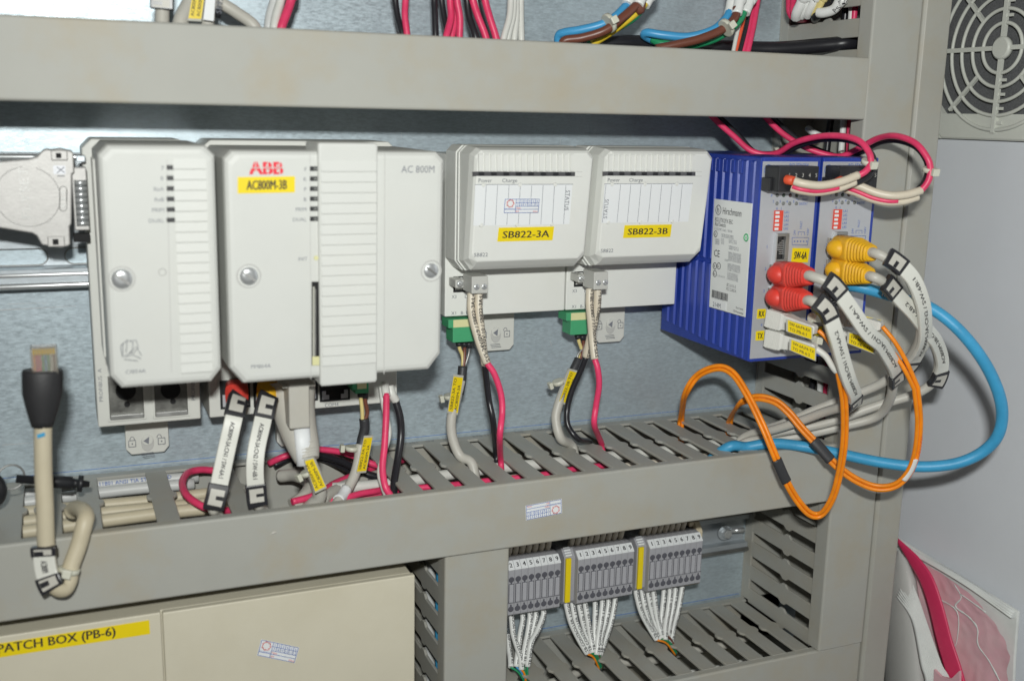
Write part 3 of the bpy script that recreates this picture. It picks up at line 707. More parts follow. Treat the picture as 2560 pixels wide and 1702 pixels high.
# ---- battery back-up modules
SBT = -19.2; STI = 0.125; SYF = -85.0
def make_sb(dx, label, word, flip, name3):
    sb = thing('battery_module', label, 'module', (262+dx, 0, -126), 'battery back-up modules in the middle of the row')
    x0, x1 = 220.8+dx, 304.8+dx
    obj('base', MB().prism([(x0, -125.6), (x1-.4, -125.6), (x1-.4, -24), (x0, -24)], 'y', -40, -2), 'sb_white', sb, bevel=.6)
    cx_0, cx_1 = x0+.3, x1-2.6
    zb = -92.5
    n_ = V((0, -1, -STI)).normalized(); P = V((260+dx, SYF, SBT))
    ty = lambda z: SYF+(SBT-z)*STI
    out = cham(cx_0+.4, cx_1-.4, zb, SBT+1.0, 6, 4)
    # two stepped shells behind the cover
    obj('shell', MB().prism(cham(cx_0-.5, cx_1+.6, zb-1.0, SBT+1.2, 6, 4), 'y', -58, -40.2), 'sb_white', sb, bevel=.4)
    obj('shell_groove', MB().prism(cham(cx_0+.3, cx_1-.3, zb, SBT+.6, 6, 4), 'y', -59.6, -58), 'shade_grey', sb)
    obj('shell_rim', MB().prism(cham(cx_0-.2, cx_1+.3, zb-.6, SBT+1.0, 6, 4), 'y', -62.4, -59.7), 'sb_white', sb, bevel=.3)
    mb = MB(); rings = [[V((x, -62.6, z)) for x, z in out]]
    q = cham(cx_0+1.0, cx_1-1.0, zb+.6, SBT+.4, 6, 4)
    rings.append([V((x, min(-64, ty(z)+7.5), z)) for x, z in q])
    q = inset(cham(cx_0+1.0, cx_1-1.0, zb+1.5, SBT+.3, 6, 4), 1.2); rings.append([V((x, ty(z)+2.0 + (2.5 if z < zb+6 else 0), z)) for x, z in q])
    q = inset(cham(cx_0+1.0, cx_1-1.0, zb+4.0, SBT, 5, 4), 2.4); rings.append([V((x, ty(z)+.25, z)) for x, z in q])
    q = inset(cham(cx_0+1.0, cx_1-1.0, zb+4.0, SBT, 5, 4), 3.2); rings.append([V((x, ty(z), z)) for x, z in q])
    mb.loft(rings); obj('cover', mb, 'sb_white', sb)
    U = lambda u, v: atp(u, v, V((260, SYF, SBT)), n_)+V((dx, 0, 0))      # measured on the first of the two
    # vent ribs
    for k in range(16):
        u = 1201+k*15.2; a = U(u, 383); c_ = U(u, 428); w = 1.55
        obj('vent_rib', MB().add([a+V((-w, -.05, 0)), a+V((w, -.05, 0)), c_+V((w, -.05, 0)), c_+V((-w, -.05, 0)), a+V((-w*.75, -.9, -1)), a+V((w*.75, -.9, -1)), c_+V((w*.75, -.9, 0)), c_+V((-w*.75, -.9, 0))],
            [(0,1,5,4),(1,2,6,5),(2,3,7,6),(3,0,4,7),(4,5,6,7),(0,3,2,1)]), 'sb_white', sb)
    quad = lambda u0, v0, u1, v1: [U(u0, v1), U(u1, v1-2), U(u1, v0), U(u0, v0-.5)]
    bar = obj('indicator_bar', MB().slab([U(1181, 440), U(1437, 440.5), U(1437, 430.5), U(1181, 429.5)], n_, .35), 'smoke', sb)
    for k in range(8):
        u = 1196+k*31; obj('bar_cell', MB().slab([U(u, 439.5), U(u+14, 439.6), U(u+14, 430.8), U(u, 430.6)], n_, .45), 'black_plastic', bar)
    obj('seam', MB().slab([U(1178, 429.2), U(1178, 428.4), U(1455, 429.2), U(1455, 430)], n_, .2), 'shade_grey', sb)
    obj('seam', MB().slab([U(1437, 441.8), U(1437, 441), U(1455, 441.2), U(1455, 442)], n_, .2), 'shade_grey', sb)
    tm_ = MB(); text(tm_, 'Power', U(1196, 456), XX, UPS, 2.2, 8.3, 'l', .15); text(tm_, 'Charge', U(1255, 456), XX, UPS, 2.2, 9.6, 'l', .15); text(tm_, 'SB822', U(1185, 642), XX, UPS, 2.3, 8.7, 'l', .15)
    obj('lettering', tm_, 'ink_grey', sb)
    # paper card in its window
    fm = [U(1188, 462.5), U(1431, 461.5), U(1423, 560.5), U(1183, 564.5)]
    obj('card_frame', MB().slab([U(1187, 461.2), U(1432.5, 460.2), U(1432, 462), U(1187.5, 463)], n_, .12), 'ink_soft', sb)
    cd = obj('status_card', MB().slab(fm, n_, .18), 'label_white', sb)
    lm_ = MB()
    for k in range(8):
        u = (1215+28.4*k) if not flip else (1191+28.4*k+12*(k > 0))
        lm_.slab([U(u, 463.5), U(u+.9, 463.5), U(u-4.7, 563-k*.45), U(u-5.6, 563-k*.45)], n_, .25)
    obj('ruled_line', lm_, 'ink_soft', cd)
    tm_ = MB()
    if not flip: text(tm_, 'STATUS', U(1415, 476), -UPS, XX, 2.6, 12.3, 'l', .3)
    else: text(tm_, 'STATUS', U(1198, 552), UPS, -XX, 2.6, 12.0, 'l', .3)
    obj('lettering', tm_, 'ink_grey', cd)
    for u, v in ((1209, 463), (1300, 462.6), (1388, 462.2), (1203, 563), (1292, 562), (1380, 560.6)):
        obj('card_clip', MB().cyl(U(u, v), U(u, v)+n_*.5, 1.35, 1.0, 12), 'sb_white', sb)
    lt = [U(1430, 492), U(1442, 491.5), U(1441, 530), U(1427, 531)]
    obj('card_notch', MB().slab(lt, n_, .3), 'sb_white', sb)
    if not flip: yl = [U(1243, 604), U(1381, 600.5), U(1385, 566.5), U(1247, 569.5)]
    else: yl = [U(1245, 603.5), U(1375, 600.5), U(1378, 568), U(1248, 570.5)]
    plate(sb, yl, n_, word, wfrac=.84, hfrac=.5)
    # socket opening and lettering on the base
    B_ = lambda u, v: at(u, v, -40)+V((dx, 0, 0))
    a = B_(1133, 731); c_ = B_(1214, 688)
    so = obj('socket', MB().box(a.x, c_.x, -40.4, -39.8, a.z, c_.z), 'dark_void', sb)
    obj('socket_wall', MB().box(a.x+1.1, a.x+6, -40.6, -40.2, a.z+1.6, c_.z-.8), 'sb_white', so)
    tm_ = MB(); text(tm_, 'X3', B_(1129, 746), XX, ZZ, 2.1, 3.2, 'l', .15); text(tm_, 'L+  L-', B_(1162, 745), XX, ZZ, 2.1, 9, 'l', .15); text(tm_, 'X1', B_(1128, 787), XX, ZZ, 2.1, 3.2, 'l', .15); text(tm_, 'B- B+  T', B_(1152, 786), XX, ZZ, 2.1, 10.5, 'l', .15)
    obj('lettering', tm_, 'ink_grey', sb)
    k = at(1195, 795, -9); 
    if dx == 0: latch(sb, 1192, 1286, 796, 880)
    else: latch(sb, 1488, 1563, 776, 858)
    return sb
PITCH = 84.6
sb1 = make_sb(0, 'white battery module with a yellow label ending 3A and a small stamp sticker', 'SB822-3A', False, '3A')
sb2 = make_sb(PITCH, 'white battery module with a yellow label ending 3B, next to the blue switches', 'SB822-3B', True, '3B')
# ================================================================== blue rail switches
SF = -124.0; SX = at(1903, 394, SF).x; SXB = at(1873, 906, SF).x
SX0 = (SX+SXB)/2; SWP = 45.0; SZT = at(1903, 393, SF).z; SZB = at(1873, 906, SF).z
def make_switch(dx, label, first):
    sw = thing('rail_switch', label, 'switch', (SX0+dx+22, 0, SZB), 'blue rail switches')
    x0 = SX0+dx; x1 = x0+SWP-.5
    U = lambda u, v, y=SF: at(u, v, y)+V((dx, 0, 0))
    W_ = lambda u, v, off=0.0: atx(u, v, SX0-off)+V((dx, 0, 0))
    obj('case', MB().box(x0+1.2, x1, SF+.4, -14, SZB, SZT), 'blue_case', sw, bevel=.8)
    zsplit = W_(1700, 635).z
    if first:
        for k in range(12):
            y = SF+9.0+k*8.4
            for z0, z1 in ((zsplit+1.2, SZT-2.5), (SZB+1.0+(.6*k), zsplit-1.2)):
                obj('fin', MB().add([(x0+1.3, y-2.4, z0), (x0+1.3, y+2.4, z0), (x0+1.3, y+2.4, z1), (x0+1.3, y-2.4, z1), (x0-.1, y-1.5, z0+.7), (x0-.1, y+1.5, z0+.7), (x0-.1, y+1.5, z1-.7), (x0-.1, y-1.5, z1-.7)],
                    [(0,1,5,4),(1,2,6,5),(2,3,7,6),(3,0,4,7),(4,5,6,7),(0,3,2,1)]), 'blue_case', sw)
            if 0 < k < 7: obj('fin_notch', MB().box(x0-.4, x0+1, y+2.2, y+6.0, SZT-11, SZT-3), 'blue_case', sw, bevel=.3)
        obj('front_post', MB().box(x0-.2, x0+1.3, SF+.5, SF+5.5, SZB+.6, SZT-.4), 'blue_case', sw, bevel=.4)
        # rating label on the side
        q = [W_(1774, 767, .6), W_(1864, 793, .6), W_(1882, 509, .6), W_(1787, 497, .6)]
        lb = obj('rating_label', MB().slab(q, -XX, .4), 'silver_label', sw, bevel=.15)
        rt = (q[1]-q[0]).normalized()*1.0; rt = V((0, -1, 0)); up = ZZ
        T = lambda s_, u, v, h, w=None, al='l', t=None: text(t, s_, W_(u, v, 1.0), rt, up, h, w, al, .12)
        t1 = MB()
        T('Hirschmann', 1807, 535, 4.4, 20.5, t=t1); T('RS2-3TX/2FX EEC', 1788, 553, 2.6, 20, t=t1); T('Rail Switch', 1788, 564, 2.6, 12, t=t1)
        T('CE', 1785, 640, 4.4, 6.5, t=t1)
        T('IEC 61131-2', 1817, 715, 1.9, 10, t=t1); T('FCC CLASS A', 1816, 725, 1.9, 11, t=t1)
        T('Made in Germany', 1840, 771, 1.4, 8, t=t1); T('72654 Neckartenzlingen', 1833, 779, 1.4, 11, t=t1)
        obj('lettering', t1, 'ink_black', lb)
        t2 = MB()
        T('U  18-32VDC  Class2   I  0.8-0.4A', 1787, 574, 1.5, 20, t=t2)
        for k, s_ in enumerate(('INDUSTRIAL CONTROL EQUIPMENT', 'FOR USE IN HAZARDOUS LOCATIONS')): T(s_, 1804, 588+5*k, 1.15, 13.5, t=t2)
        for k, s_ in enumerate(('CLASS I, DIV. 2', 'GROUP A, B, C AND D')): T(s_, 1822, 602+5*k, 1.1, 9, t=t2)
        for k, s_ in enumerate(('TEMPERATURE CODE: T4', 'AMBIENT: -40C..+70C')): T(s_, 1822, 618+5*k, 1.1, 11, t=t2)
        for k, s_ in enumerate(('WARNING - EXPLOSION HAZARD', 'DO NOT DISCONNECT EQUIPMENT', 'UNLESS POWER HAS BEEN', 'SWITCHED OFF OR THE AREA IS', 'KNOWN TO BE NON-HAZARDOUS')): T(s_, 1821, 633+4.7*k, 1.15, 14, t=t2)
        for k, s_ in enumerate(('WARNING - EXPLOSION HAZARD', 'SUBSTITUTION OF COMPONENTS', 'MAY IMPAIR SUITABILITY FOR', 'CLASS I, DIVISION 2')): T(s_, 1819, 662+4.7*k, 1.15, 14, t=t2)
        for k, s_ in enumerate(('TO BE SUPPLIED BY', 'A CLASS 2 POWER SUPPLY', 'OR LIMITED VOLTAGE', 'LIMITED ENERGY SOURCE')): T(s_, 1818, 684+4.7*k, 1.1, 12, t=t2)
        for k in range(3): T('100BASE', 1788, 600+5*k, 1.1, 5, t=t2); T('FX/TX', 1803, 600+5*k, 1.1, 3.5, t=t2)
        T('N1530', 1812, 652, 1.2, 4, t=t2); T('AC:  EX nA II T4', 1790, 690, 1.2, 10, t=t2); T('SN: 943773001130953', 1779, 744, 1.3, 14, t=t2)
        obj('fine_print', t2, 'ink_grey', lb)
        cb = MB()
        for k in range(26):
            w = random.choice((.25, .45, .3)); a = W_(1780, 733, 1.0); y = a.y-k*.72
            cb.box(a.x-.12, a.x-.02, y-w, y, a.z-2.4, a.z+2.4)
        obj('barcode', cb, 'ink_black', lb)
        for u, v, r in ((1796, 525, 3.0), (1787, 665, 2.0), (1797, 665, 2.0), (1787, 684, 2.0), (1789, 585, 1.9)):
            obj('mark_ring', MB().torus(W_(u, v, 1.05), XX, r, .22, 26, 4), 'ink_black', lb)
        t1 = MB(); T('h', 1793, 532, 4.2, 2.2, t=t1); T('UL', 1785.5, 588, 1.8, 2.4, t=t1); T('B', 1785, 668, 1.8, 1.3, t=t1); T('GL', 1794, 668, 1.6, 2.2, t=t1); T('Ex', 1784, 687, 1.8, 2.2, t=t1); obj('mark', t1, 'ink_black', lb)
        c = W_(1866, 594, 1.05)
        obj('eco_mark', MB().lathe([(0, 2.9), (.12, 2.9)], c, -XX, 24), 'label_white', lb); obj('eco_ring', MB().torus(c-XX*.2, XX, 2.1, .5, 26, 4), 'eco_green', lb)
        t1 = MB(); text(t1, 'e', c+V((-.15, .9, -.9)), rt, up, 2.4, 1.8, 'l', .1); obj('eco_letter', t1, 'eco_green', lb)
        qq = [W_(1774.5, 766, 1.1), W_(1815, 777, 1.1), W_(1816, 757, 1.1), W_(1775.5, 746, 1.1)]
        l2 = obj('serial_label', MB().slab(qq, -XX, .2), 'label_white', lb); t1 = MB(); text(t1, '214M', W_(1782, 765, 1.35), rt, up, 3.0, 9, 'l', .1); obj('lettering', t1, 'ink_grey', l2)
    # front panel
    pn = [U(1875, 897), U(2037, 873), U(2044, 406), U(1903, 404)]
    zt = SZT-2.6; zb = SZB+2.2
    P_ = obj('front_panel', MB().box(x0+1.0, x1-2.8, SF-.1, SF+.6, zb, zt), 'silver_panel', sw, bevel=.15)
    tb = MB()
    T = lambda s_, u, v, h, w=None, al='l', rt=XX, up=ZZ: text(tb, s_, U(u, v), rt, up, h, w, al, .25)
    T('RS2-3TX/2FX', 1973, 418, 2.3, 14.5); T('h', 1917, 431, 4.4, 2.6)
    T('P', 1927, 493, 1.7); T('DA/STAT', 1999, 493, 1.7, 6.3); T('FAULT', 2005, 501.5, 1.6, 4.6); T('DA/STAT', 1997, 513, 1.7, 6.4)
    for k, s_ in enumerate('2345'): T(s_, 1931+17*k, 507, 1.6)
    T('0', 1940, 525, 1.6); T('1', 1952, 525, 1.6)
    for k in range(5): T('LA%d' % (k+1), 1961-k*.6, 534+10.2*k, 1.7, 3.2)
    T('-24V', 1988, 590, 1.6, 3.8, rt=ZZ, up=-XX); T('FAULT', 2004, 572, 1.6, 4.8, rt=ZZ, up=-XX); T("+24V'", 2021, 589, 1.6, 4.6, rt=ZZ, up=-XX)
    for s_, u, v in (('1', 1917, 621), ('2', 1913, 676), ('3', 1909, 731), ('4', 1903, 816)): T(s_, u, v, 2.0, None, 'c')
    obj('lettering', tb, 'ink_blue', P_)
    lm = MB()
    lm.torus(U(1921, 425)+V((0, -.2, 0)), YY, 3.1, .16, 26, 4)
    for a_, b_ in (((1980, 594), (2021, 594)), ((2021, 594), (2018, 613)), ((2018, 613), (1980, 612)), ((1980, 612), (1980, 594)), ((1995, 588), (1995, 580)), ((1995, 580), (2011, 580)), ((2011, 580), (2011, 588)), ((2003, 588), (2003, 584)), ((1998, 500), (1990, 498))):
        lm.tube([U(*a_)+V((0, -.2, 0)), U(*b_)+V((0, -.2, 0))], .14, 4)
    for k in range(5): lm.cyl(U(1986+7.6*k, 603.5)+V((0, -.1, 0)), U(1986+7.6*k, 603.5)+V((0, -.3, 0)), .45, None, 8)
    obj('line_drawing', lm, 'ink_blue', P_)
    for r_i, (ys, vv) in enumerate(((488.6, (1943, 1959, 1975.5, 1992)), (509, (1942, 1958, 1974, 1990.6)))):
        for k, u in enumerate(vv):
            p = U(u, ys); obj('indicator', MB().lathe([(-.5, 1.25), (.25, 1.2), (.6, .7)], p, -YY, 14), ('led_green' if (r_i == 0 and k in (1, 3)) else 'led_red' if (r_i == 0 and k == 2) else 'led_grey'), sw)
    a = U(1932, 577); c_ = U(1956.5, 526)
    dp = obj('dip_switch', MB().box(a.x, c_.x, SF-1.2, SF+.2, a.z, c_.z), 'dip_red', sw, bevel=.15)
    for k in range(5):
        z = c_.z-(k+.5)*(c_.z-a.z)/5; obj('lever', MB().box(a.x+.2, a.x+2.7+.3*(k % 2), SF-1.9, SF-1.0, z-.75, z+.75), 'label_white', dp, bevel=.1)
    # jack block with three ports, upright
    a = U(1921, 790); c_ = U(1971, 582)
    jx0, jx1 = a.x, c_.x-1.0
    jb = obj('jack_block', MB().box(jx0-.2, jx0+.6, SF-3.2, SF, a.z, c_.z), 'chrome', sw, bevel=.2)
    hz = (c_.z-a.z)/3
    for k in range(3):
        z1_ = c_.z-k*hz; z0_ = z1_-hz
        fm = MB(); t_ = 1.3
        fm.box(jx0+.7, jx1, SF-2.8, SF, z1_-t_-.6, z1_-.1); fm.box(jx0+.7, jx1, SF-2.8, SF, z0_+.1, z0_+t_); fm.box(jx1-2.6, jx1, SF-2.8, SF, z0_+t_, z1_-t_-.6)
        j = obj('jack', fm, 'dull_steel', sw, bevel=.15)
        obj('cavity', MB().box(jx0+.7, jx1-2.7, SF-.7, SF-.2, z0_+t_, z1_-t_-.6), 'dark_void', j)
        zc = (z0_+z1_)/2; st = MB(); st.box(jx0+.7, jx0+2.4, SF-2.7, SF-.6, zc+2.4, z1_-t_-.7); st.box(jx0+.7, jx0+2.4, SF-2.7, SF-.6, z0_+t_+.05, zc-2.6); st.box(jx0+2.4, jx0+3.8, SF-2.7, SF-.6, zc+4.0, z1_-t_-.7); st.box(jx0+2.4, jx0+3.8, SF-2.7, SF-.6, z0_+t_+.05, zc-4.2)
        obj('key_step', st, 'black_plastic', j)
        cm = MB()
        for i in range(8): cm.box(jx1-7.5, jx1-2.8, SF-1.4-.0*i, SF-.8, zc-4.2+i*1.15, zc-3.85+i*1.15)
        obj('contact', cm, 'chrome', j)
    # optical block
    a = U(1913, 862); c_ = U(1952, 766)
    ob_ = obj('optical_block', MB().box(a.x, c_.x, SF-3.5, SF, a.z, c_.z), 'black_plastic', sw, bevel=.3)
    for u, v in ((1959, 873), (1984, 871)):
        if u == 1959: screw(sw, U(u, v), -YY, 2.6, 1.4)
        else: obj('screw_hole', MB().torus(U(u, v)+V((0, -.15, 0)), YY, 2.3, .35, 20, 5), 'dull_steel', sw)
    if first:
        plate(sw, [U(1977, 656), U(2019, 656), U(2024, 621), U(1981, 620)], -YY, 'SW-6A', wfrac=.74, hfrac=.52)
        plate(sw, [U(1891.5, 797), U(1913, 795), U(1914.5, 772), U(1893, 773)], -YY, 'RX', wfrac=.62, hfrac=.62)
        plate(sw, [U(1888, 851), U(1909, 850), U(1910.5, 826), U(1889.5, 828)], -YY, 'TX', wfrac=.62, hfrac=.62)
    else:
        plate(sw, [U(1891.5, 797), U(1913, 795), U(1914.5, 772), U(1893, 773)], -YY, 'RX', wfrac=.62, hfrac=.62)
        plate(sw, [U(1888, 851), U(1909, 850), U(1910.5, 826), U(1889.5, 828)], -YY, 'TX', wfrac=.62, hfrac=.62)
    return sw
sw1 = make_switch(0, 'blue rail switch with a silver rating label on its ribbed side', True)
sw2 = make_switch(SWP, 'blue rail switch with two yellow plugs, right one of the pair', False)

# ================================================================== terminal blocks
TBY = -50.0
tb0x = at(1454, 1382, TBY).x; TP = (at(1579, 1360, TBY).x-tb0x)/8
zt_f = at(1448, 1400, TBY).z; zb_f = at(1444, 1514, TBY).z
def first_block():
    x = tb0x; h = TP/2-.06
    t = thing('terminal_block', 'x', 'terminal block', (x, 0, zb_f), 'grey terminal blocks on the lower rail')
    prof = [(-2-8, zb_f+3), (TBY+10, zb_f-1), (TBY+3, zb_f), (TBY, zb_f+2), (TBY, zt_f), (TBY+5.6, zt_f+5.2), (TBY+10, zt_f+5.4), (-10, zt_f+2)]
    obj('body', MB().prism(prof, 'x', x-h, x+h), 'terminal_grey', t, bevel=.25, seg=1)
    nn = V((0, -8.4, 9)).normalized()
    obj('marker', MB().slab([(x-h+.1, TBY-.05, zt_f+.15), (x+h-.1, TBY-.05, zt_f+.15), (x+h-.1, TBY+5.0, zt_f+4.8), (x-h+.1, TBY+5.0, zt_f+4.8)], nn, .7), 'label_white', t)
    zz1 = at(1459, 1420, TBY).z; zz2 = at(1453, 1492, TBY).z
    for z in (zz1, zz2):
        obj('wire_hole', MB().lathe([(-.5, 2.0), (.15, 2.05), (.12, 1.7)], (x, TBY, z), -YY, 14), 'terminal_dark', t)
        obj('hole_stem', MB().box(x-.55, x+.55, TBY-.12, TBY+.4, z-3.3 if z == zz1 else z+1.8, z-1.8 if z == zz1 else z+3.4), 'terminal_dark', t)
    la = zz1-3.4; lb_ = zz2+5.0
    obj('lever_gap', MB().box(x-1.95, x+1.95, TBY-.08, TBY+.3, lb_-.3, la+.4), 'terminal_dark', t)
    obj('lever', MB().box(x-1.5, x+1.5, TBY-.7, TBY+.3, lb_, la), 'terminal_lever', t, bevel=.25, seg=1)
    obj('groove', MB().box(x-h, x+h, TBY-.12, TBY+.2, zz2+4.2, zz2+4.5), 'terminal_dark', t)
    return t, nn
tb, tnn = first_block()
NUM = ['zero', 'one', 'two', 'three', 'four', 'five', 'six', 'seven', 'eight', 'nine']
ORD = ['first', 'second', 'third', 'fourth', 'fifth', 'sixth', 'seventh', 'eighth', 'ninth']
def number(t, n):
    x = ORI[t.name].x; tm = MB(); upv = V((0, 9, 8.4)).normalized()
    text(tm, str(n), V((x, TBY+1.2, zt_f+1.6))+tnn*.75, XX, upv, 3.1, None, 'c', .15, .2)
    mk = [c for c in t.children if c.name.startswith('marker')][0]
    obj('numeral', tm, 'ink_black', mk)
groups = (('left', at(1395, 1393, TBY).x-8*TP, range(2, 10)), ('middle', tb0x, range(1, 10)), ('right', at(1633, 1355, TBY).x, range(1, 10)))
done = False
for gi, (gn, gx, rng) in enumerate(groups):
    for n in rng:
        where = {'left': 'group beside the short duct', 'middle': 'middle group between the yellow strips', 'right': 'right-hand group next to the bare rail'}[gn]
        lab = 'grey terminal block with the numeral %s, %s' % (NUM[n], where)
        xx = gx+(n-1)*TP
        if gn == 'middle' and n == 1: t = tb; t['label'] = lab
        else: t = copy_tree(tb, (xx-tb0x, 0, 0), lab)
        number_later = (t, n)
        groups_done = groups
        t['_n'] = n
for o in list(COL.objects):
    if o.type == 'EMPTY' and '_n' in o: number(o, o['_n']); del o['_n']
# yellow group strips with their carriers
for gi, (u, v0, v1, nm) in enumerate(((1422, 1396, 1504, 'left'), (1604, 1368, 1470, 'right'))):
    a = at(u-6, v0, TBY+4); b_ = at(u-2, v1, TBY+4); xc = a.x+2.2
    t = thing('group_marker', 'yellow upright marker strip %s' % ('between the left and middle terminal groups' if gi == 0 else 'between the middle and right terminal groups'), 'marker', (xc, 0, b_.z), 'yellow strips between terminal groups')
    obj('strip', MB().box(a.x-.3, a.x+3.6, TBY+3.2, TBY+5, b_.z, a.z), 'label_yellow', t, bevel=.2)
    obj('carrier', MB().prism([(-10, b_.z-1), (TBY+8, b_.z-3), (TBY+5.1, b_.z), (TBY+5.1, a.z), (TBY+11, a.z+5), (-10, a.z+3)], 'x', a.x-1.0, a.x+9.0), 'terminal_grey', t, bevel=.3)
    for k in range(4): obj('tooth', MB().box(a.x+.2, a.x+5.2, TBY+5.6+k*1.5, TBY+6.6+k*1.5, a.z+.8+k*1.3, a.z+1.9+k*1.3), 'label_white', t, bevel=.2)
# beige end bracket
a = at(1752, 1318, TBY+12); b_ = at(1780, 1460, TBY+12)
gx = groups[2][1]+8*TP+TP/2+.3
t = thing('end_bracket', 'beige plastic end bracket closing the right end of the terminal row', 'bracket', (gx+3, 0, zb_f-4))
obj('body', MB().prism([(-9, zb_f+2), (TBY+14, zb_f-6), (TBY+8, zb_f-3), (TBY+8, zt_f+4), (TBY+13, zt_f+10), (-9, zt_f+7)], 'x', gx, gx+4.5), 'bracket_beige', t, bevel=.4)
obj('hook', MB().box(gx-9, gx+3, TBY+14, TBY+22, zb_f-6.5, zb_f-2.5), 'bracket_beige', t, bevel=.4)
obj('top_lug', MB().box(gx-4, gx+3, TBY+13, TBY+22, zt_f+6.5, zt_f+10), 'bracket_beige', t, bevel=.4)
# ================================================================== boxes, stickers, small hardware
PY = -95.0; PTZ = -271.6; PXR = at(1038, 1438, PY).x; PSX = at(404, 1532, PY).x
px_ = thing('patch_box', 'cream metal patch box below the middle duct, with a long yellow label', 'box', (60, 0, -560))
obj('body', MB().box(-420, PXR-1.2, PY+5, -.3, -560, PTZ), 'box_cream', px_, bevel=.6)
obj('door', MB().box(-420, PSX-.5, PY, PY+4.6, -560, PTZ+.9), 'box_cream', px_, bevel=.7)
obj('door', MB().box(PSX+.5, PXR, PY+.5, PY+4.8, -560, PTZ+.2), 'box_cream', px_, bevel=.7)
Uq = lambda u, v: at(u, v, PY)
q = [Uq(-140, 1664), Uq(375, 1583), Uq(373, 1549), Uq(-140, 1629)]
L = obj('name_label', MB().slab(q, -YY, .25), 'label_yellow', px_)
tm = MB(); rt = (q[1]-q[0]).normalized(); up = V((-rt.z, 0, rt.x)); p0 = Uq(-6, 1632); p1 = Uq(288, 1587)
text(tm, 'PATCH BOX (PB-6)', p0, rt, up, 5.0, (p1-p0).length, 'l', .3, .35); text(tm, 'FO', Uq(-52, 1640), rt, up, 5.0, None, 'l', .3); obj('lettering', tm, 'ink_black', L)

def sticker(label, tl, tr, bl, n_):
    n_ = V(n_).normalized(); right = tr-tl; down = bl-tl; w = right.length; h = down.length
    r_, dn = right.normalized(), down.normalized(); up = -dn
    st = obj('stamp_sticker', MB().slab([tl, tr, tr+down, bl], n_, .15), 'label_white', o=(tl+tr+down)/1.0 if False else None)
    tag(st, label, 'sticker', 'inspection stamp stickers'); ORI[st.name] = ORI[st.name]
    Q = lambda x, y: tl+right*x+down*y+n_*.17
    lm = MB()
    def ln(x0, y0, x1, y1): lm.tube([Q(x0, y0), Q(x1, y1)], .16, 4)
    for y in (.03, .28, .53, .74, .97): ln(.33 if y in (.28, .53) else .02, y, .98, y)
    for x in (.02, .33, .98): ln(x, .03, x, .97)
    for k in range(1, 6): ln(.33+.65*k/6, .03, .33+.65*k/6, .53)
    obj('ruled_line', lm, 'ink_blue', st)
    tm_ = MB()
    for k in range(12):
        text(tm_, str(k+1), Q(.33+.65*((k % 6)+.5)/6, .24 if k < 6 else .49), r_, up, h*.15, None, 'c', .05)
    text(tm_, 'www.sacpione.vn', Q(.03, .71), r_, up, h*.08, w*.28, 'l', .05)
    obj('numerals', tm_, 'ink_blue', st)
    tm_ = MB(); text(tm_, 'Ngày:', Q(.35, .69), r_, up, h*.11, None, 'l', .05); text(tm_, 'BH:', Q(.35, .93), r_, up, h*.11, None, 'l', .05); text(tm_, 'tháng', Q(.96, .93), r_, up, h*.11, None, 'r', .05); obj('lettering', tm_, 'ink_red', st)
    lm = MB(); c = Q(.175, .33)
    for k in range(7):
        a0 = 2*math.pi*k/7; pts = [c+r_*math.cos(a0+t_*.16)*(h*(.20+.012*t_))+up*math.sin(a0+t_*.16)*(h*(.20+.012*t_)) for t_ in range(8)]
        lm.tube(pts, .2, 4)
    obj('emblem', lm, 'ink_red', st)
    return st
nsb = V((0, -1, -STI)).normalized(); Usb = lambda u, v: atp(u, v, V((260, SYF-.35, SBT)), nsb)
sticker('white stamp sticker with blue month grid on the battery module card', Usb(1261, 497), Usb(1350, 497), Usb(1258, 533), nsb)
Um = lambda u, v: at(u, v, MY-.05)
sticker('upside down white stamp sticker on the middle duct cover', Um(1405, 1282), Um(1315, 1300), Um(1404, 1246), -YY)
Up = lambda u, v: at(u, v, PY+.45)
sticker('tilted white stamp sticker on the cream patch box', Up(653, 1597), Up(748, 1617), Up(642, 1637), -YY)

# ---- metal connector hood at the far left
HY = -62.0; Uh = lambda u, v, y=HY: at(u, v, y)
h = thing('connector_hood', 'silver metal connector hood with a round emblem, on the left edge', 'connector', Uh(100, 620, -20))
out = [(-160, 420), (0, 404), (72, 398), (92, 392), (105, 378), (114, 373), (128, 375), (150, 372), (178, 378), (184, 382), (186, 432), (180, 436), (179, 560), (174, 566), (176, 612), (168, 616), (152, 620), (120, 615), (104, 612), (92, 590), (80, 583), (0, 570), (-160, 560)]
obj('shell', MB().loft([[Uh(u, v) for u, v in out], [Uh(u, v)+V((0, 13, 0)) for u, v in out]]), 'hood_metal', h, bevel=.9)
k = 40; c = Uh(70, 492)
obj('emblem_ring', MB().torus(c+V((0, -.05, 0)), YY, 15.3, .18, 48, 5), 'dull_steel', h)
qd = [Uh(54, 548), Uh(88, 550), Uh(90, 416), Uh(56, 414)]
obj('emblem_band', MB().slab(qd, -YY, .25), 'hood_metal', h)
tm = MB(); text(tm, 'FLYSET', Uh(78, 545), ZZ, -XX, 4.5, 26, 'l', .35); obj('emblem_letters', tm, 'dull_steel', h)
for (u0, u1, v0, v1) in ((128, 168, 376, 401), (120, 161, 590, 617)):
    a, b_ = Uh(u0, v1), Uh(u1, v0)
    s_ = obj('latch', MB().box(a.x, b_.x, HY-1.4, HY+1, a.z, b_.z), 'hood_metal', h, bevel=.5)
    obj('latch_hole', MB().box(a.x+2.4, b_.x-3, HY-1.7, HY-1.2, a.z+1.2, b_.z-1.4), 'dark_void', s_)
a, b_ = Uh(134, 436), Uh(163, 414)
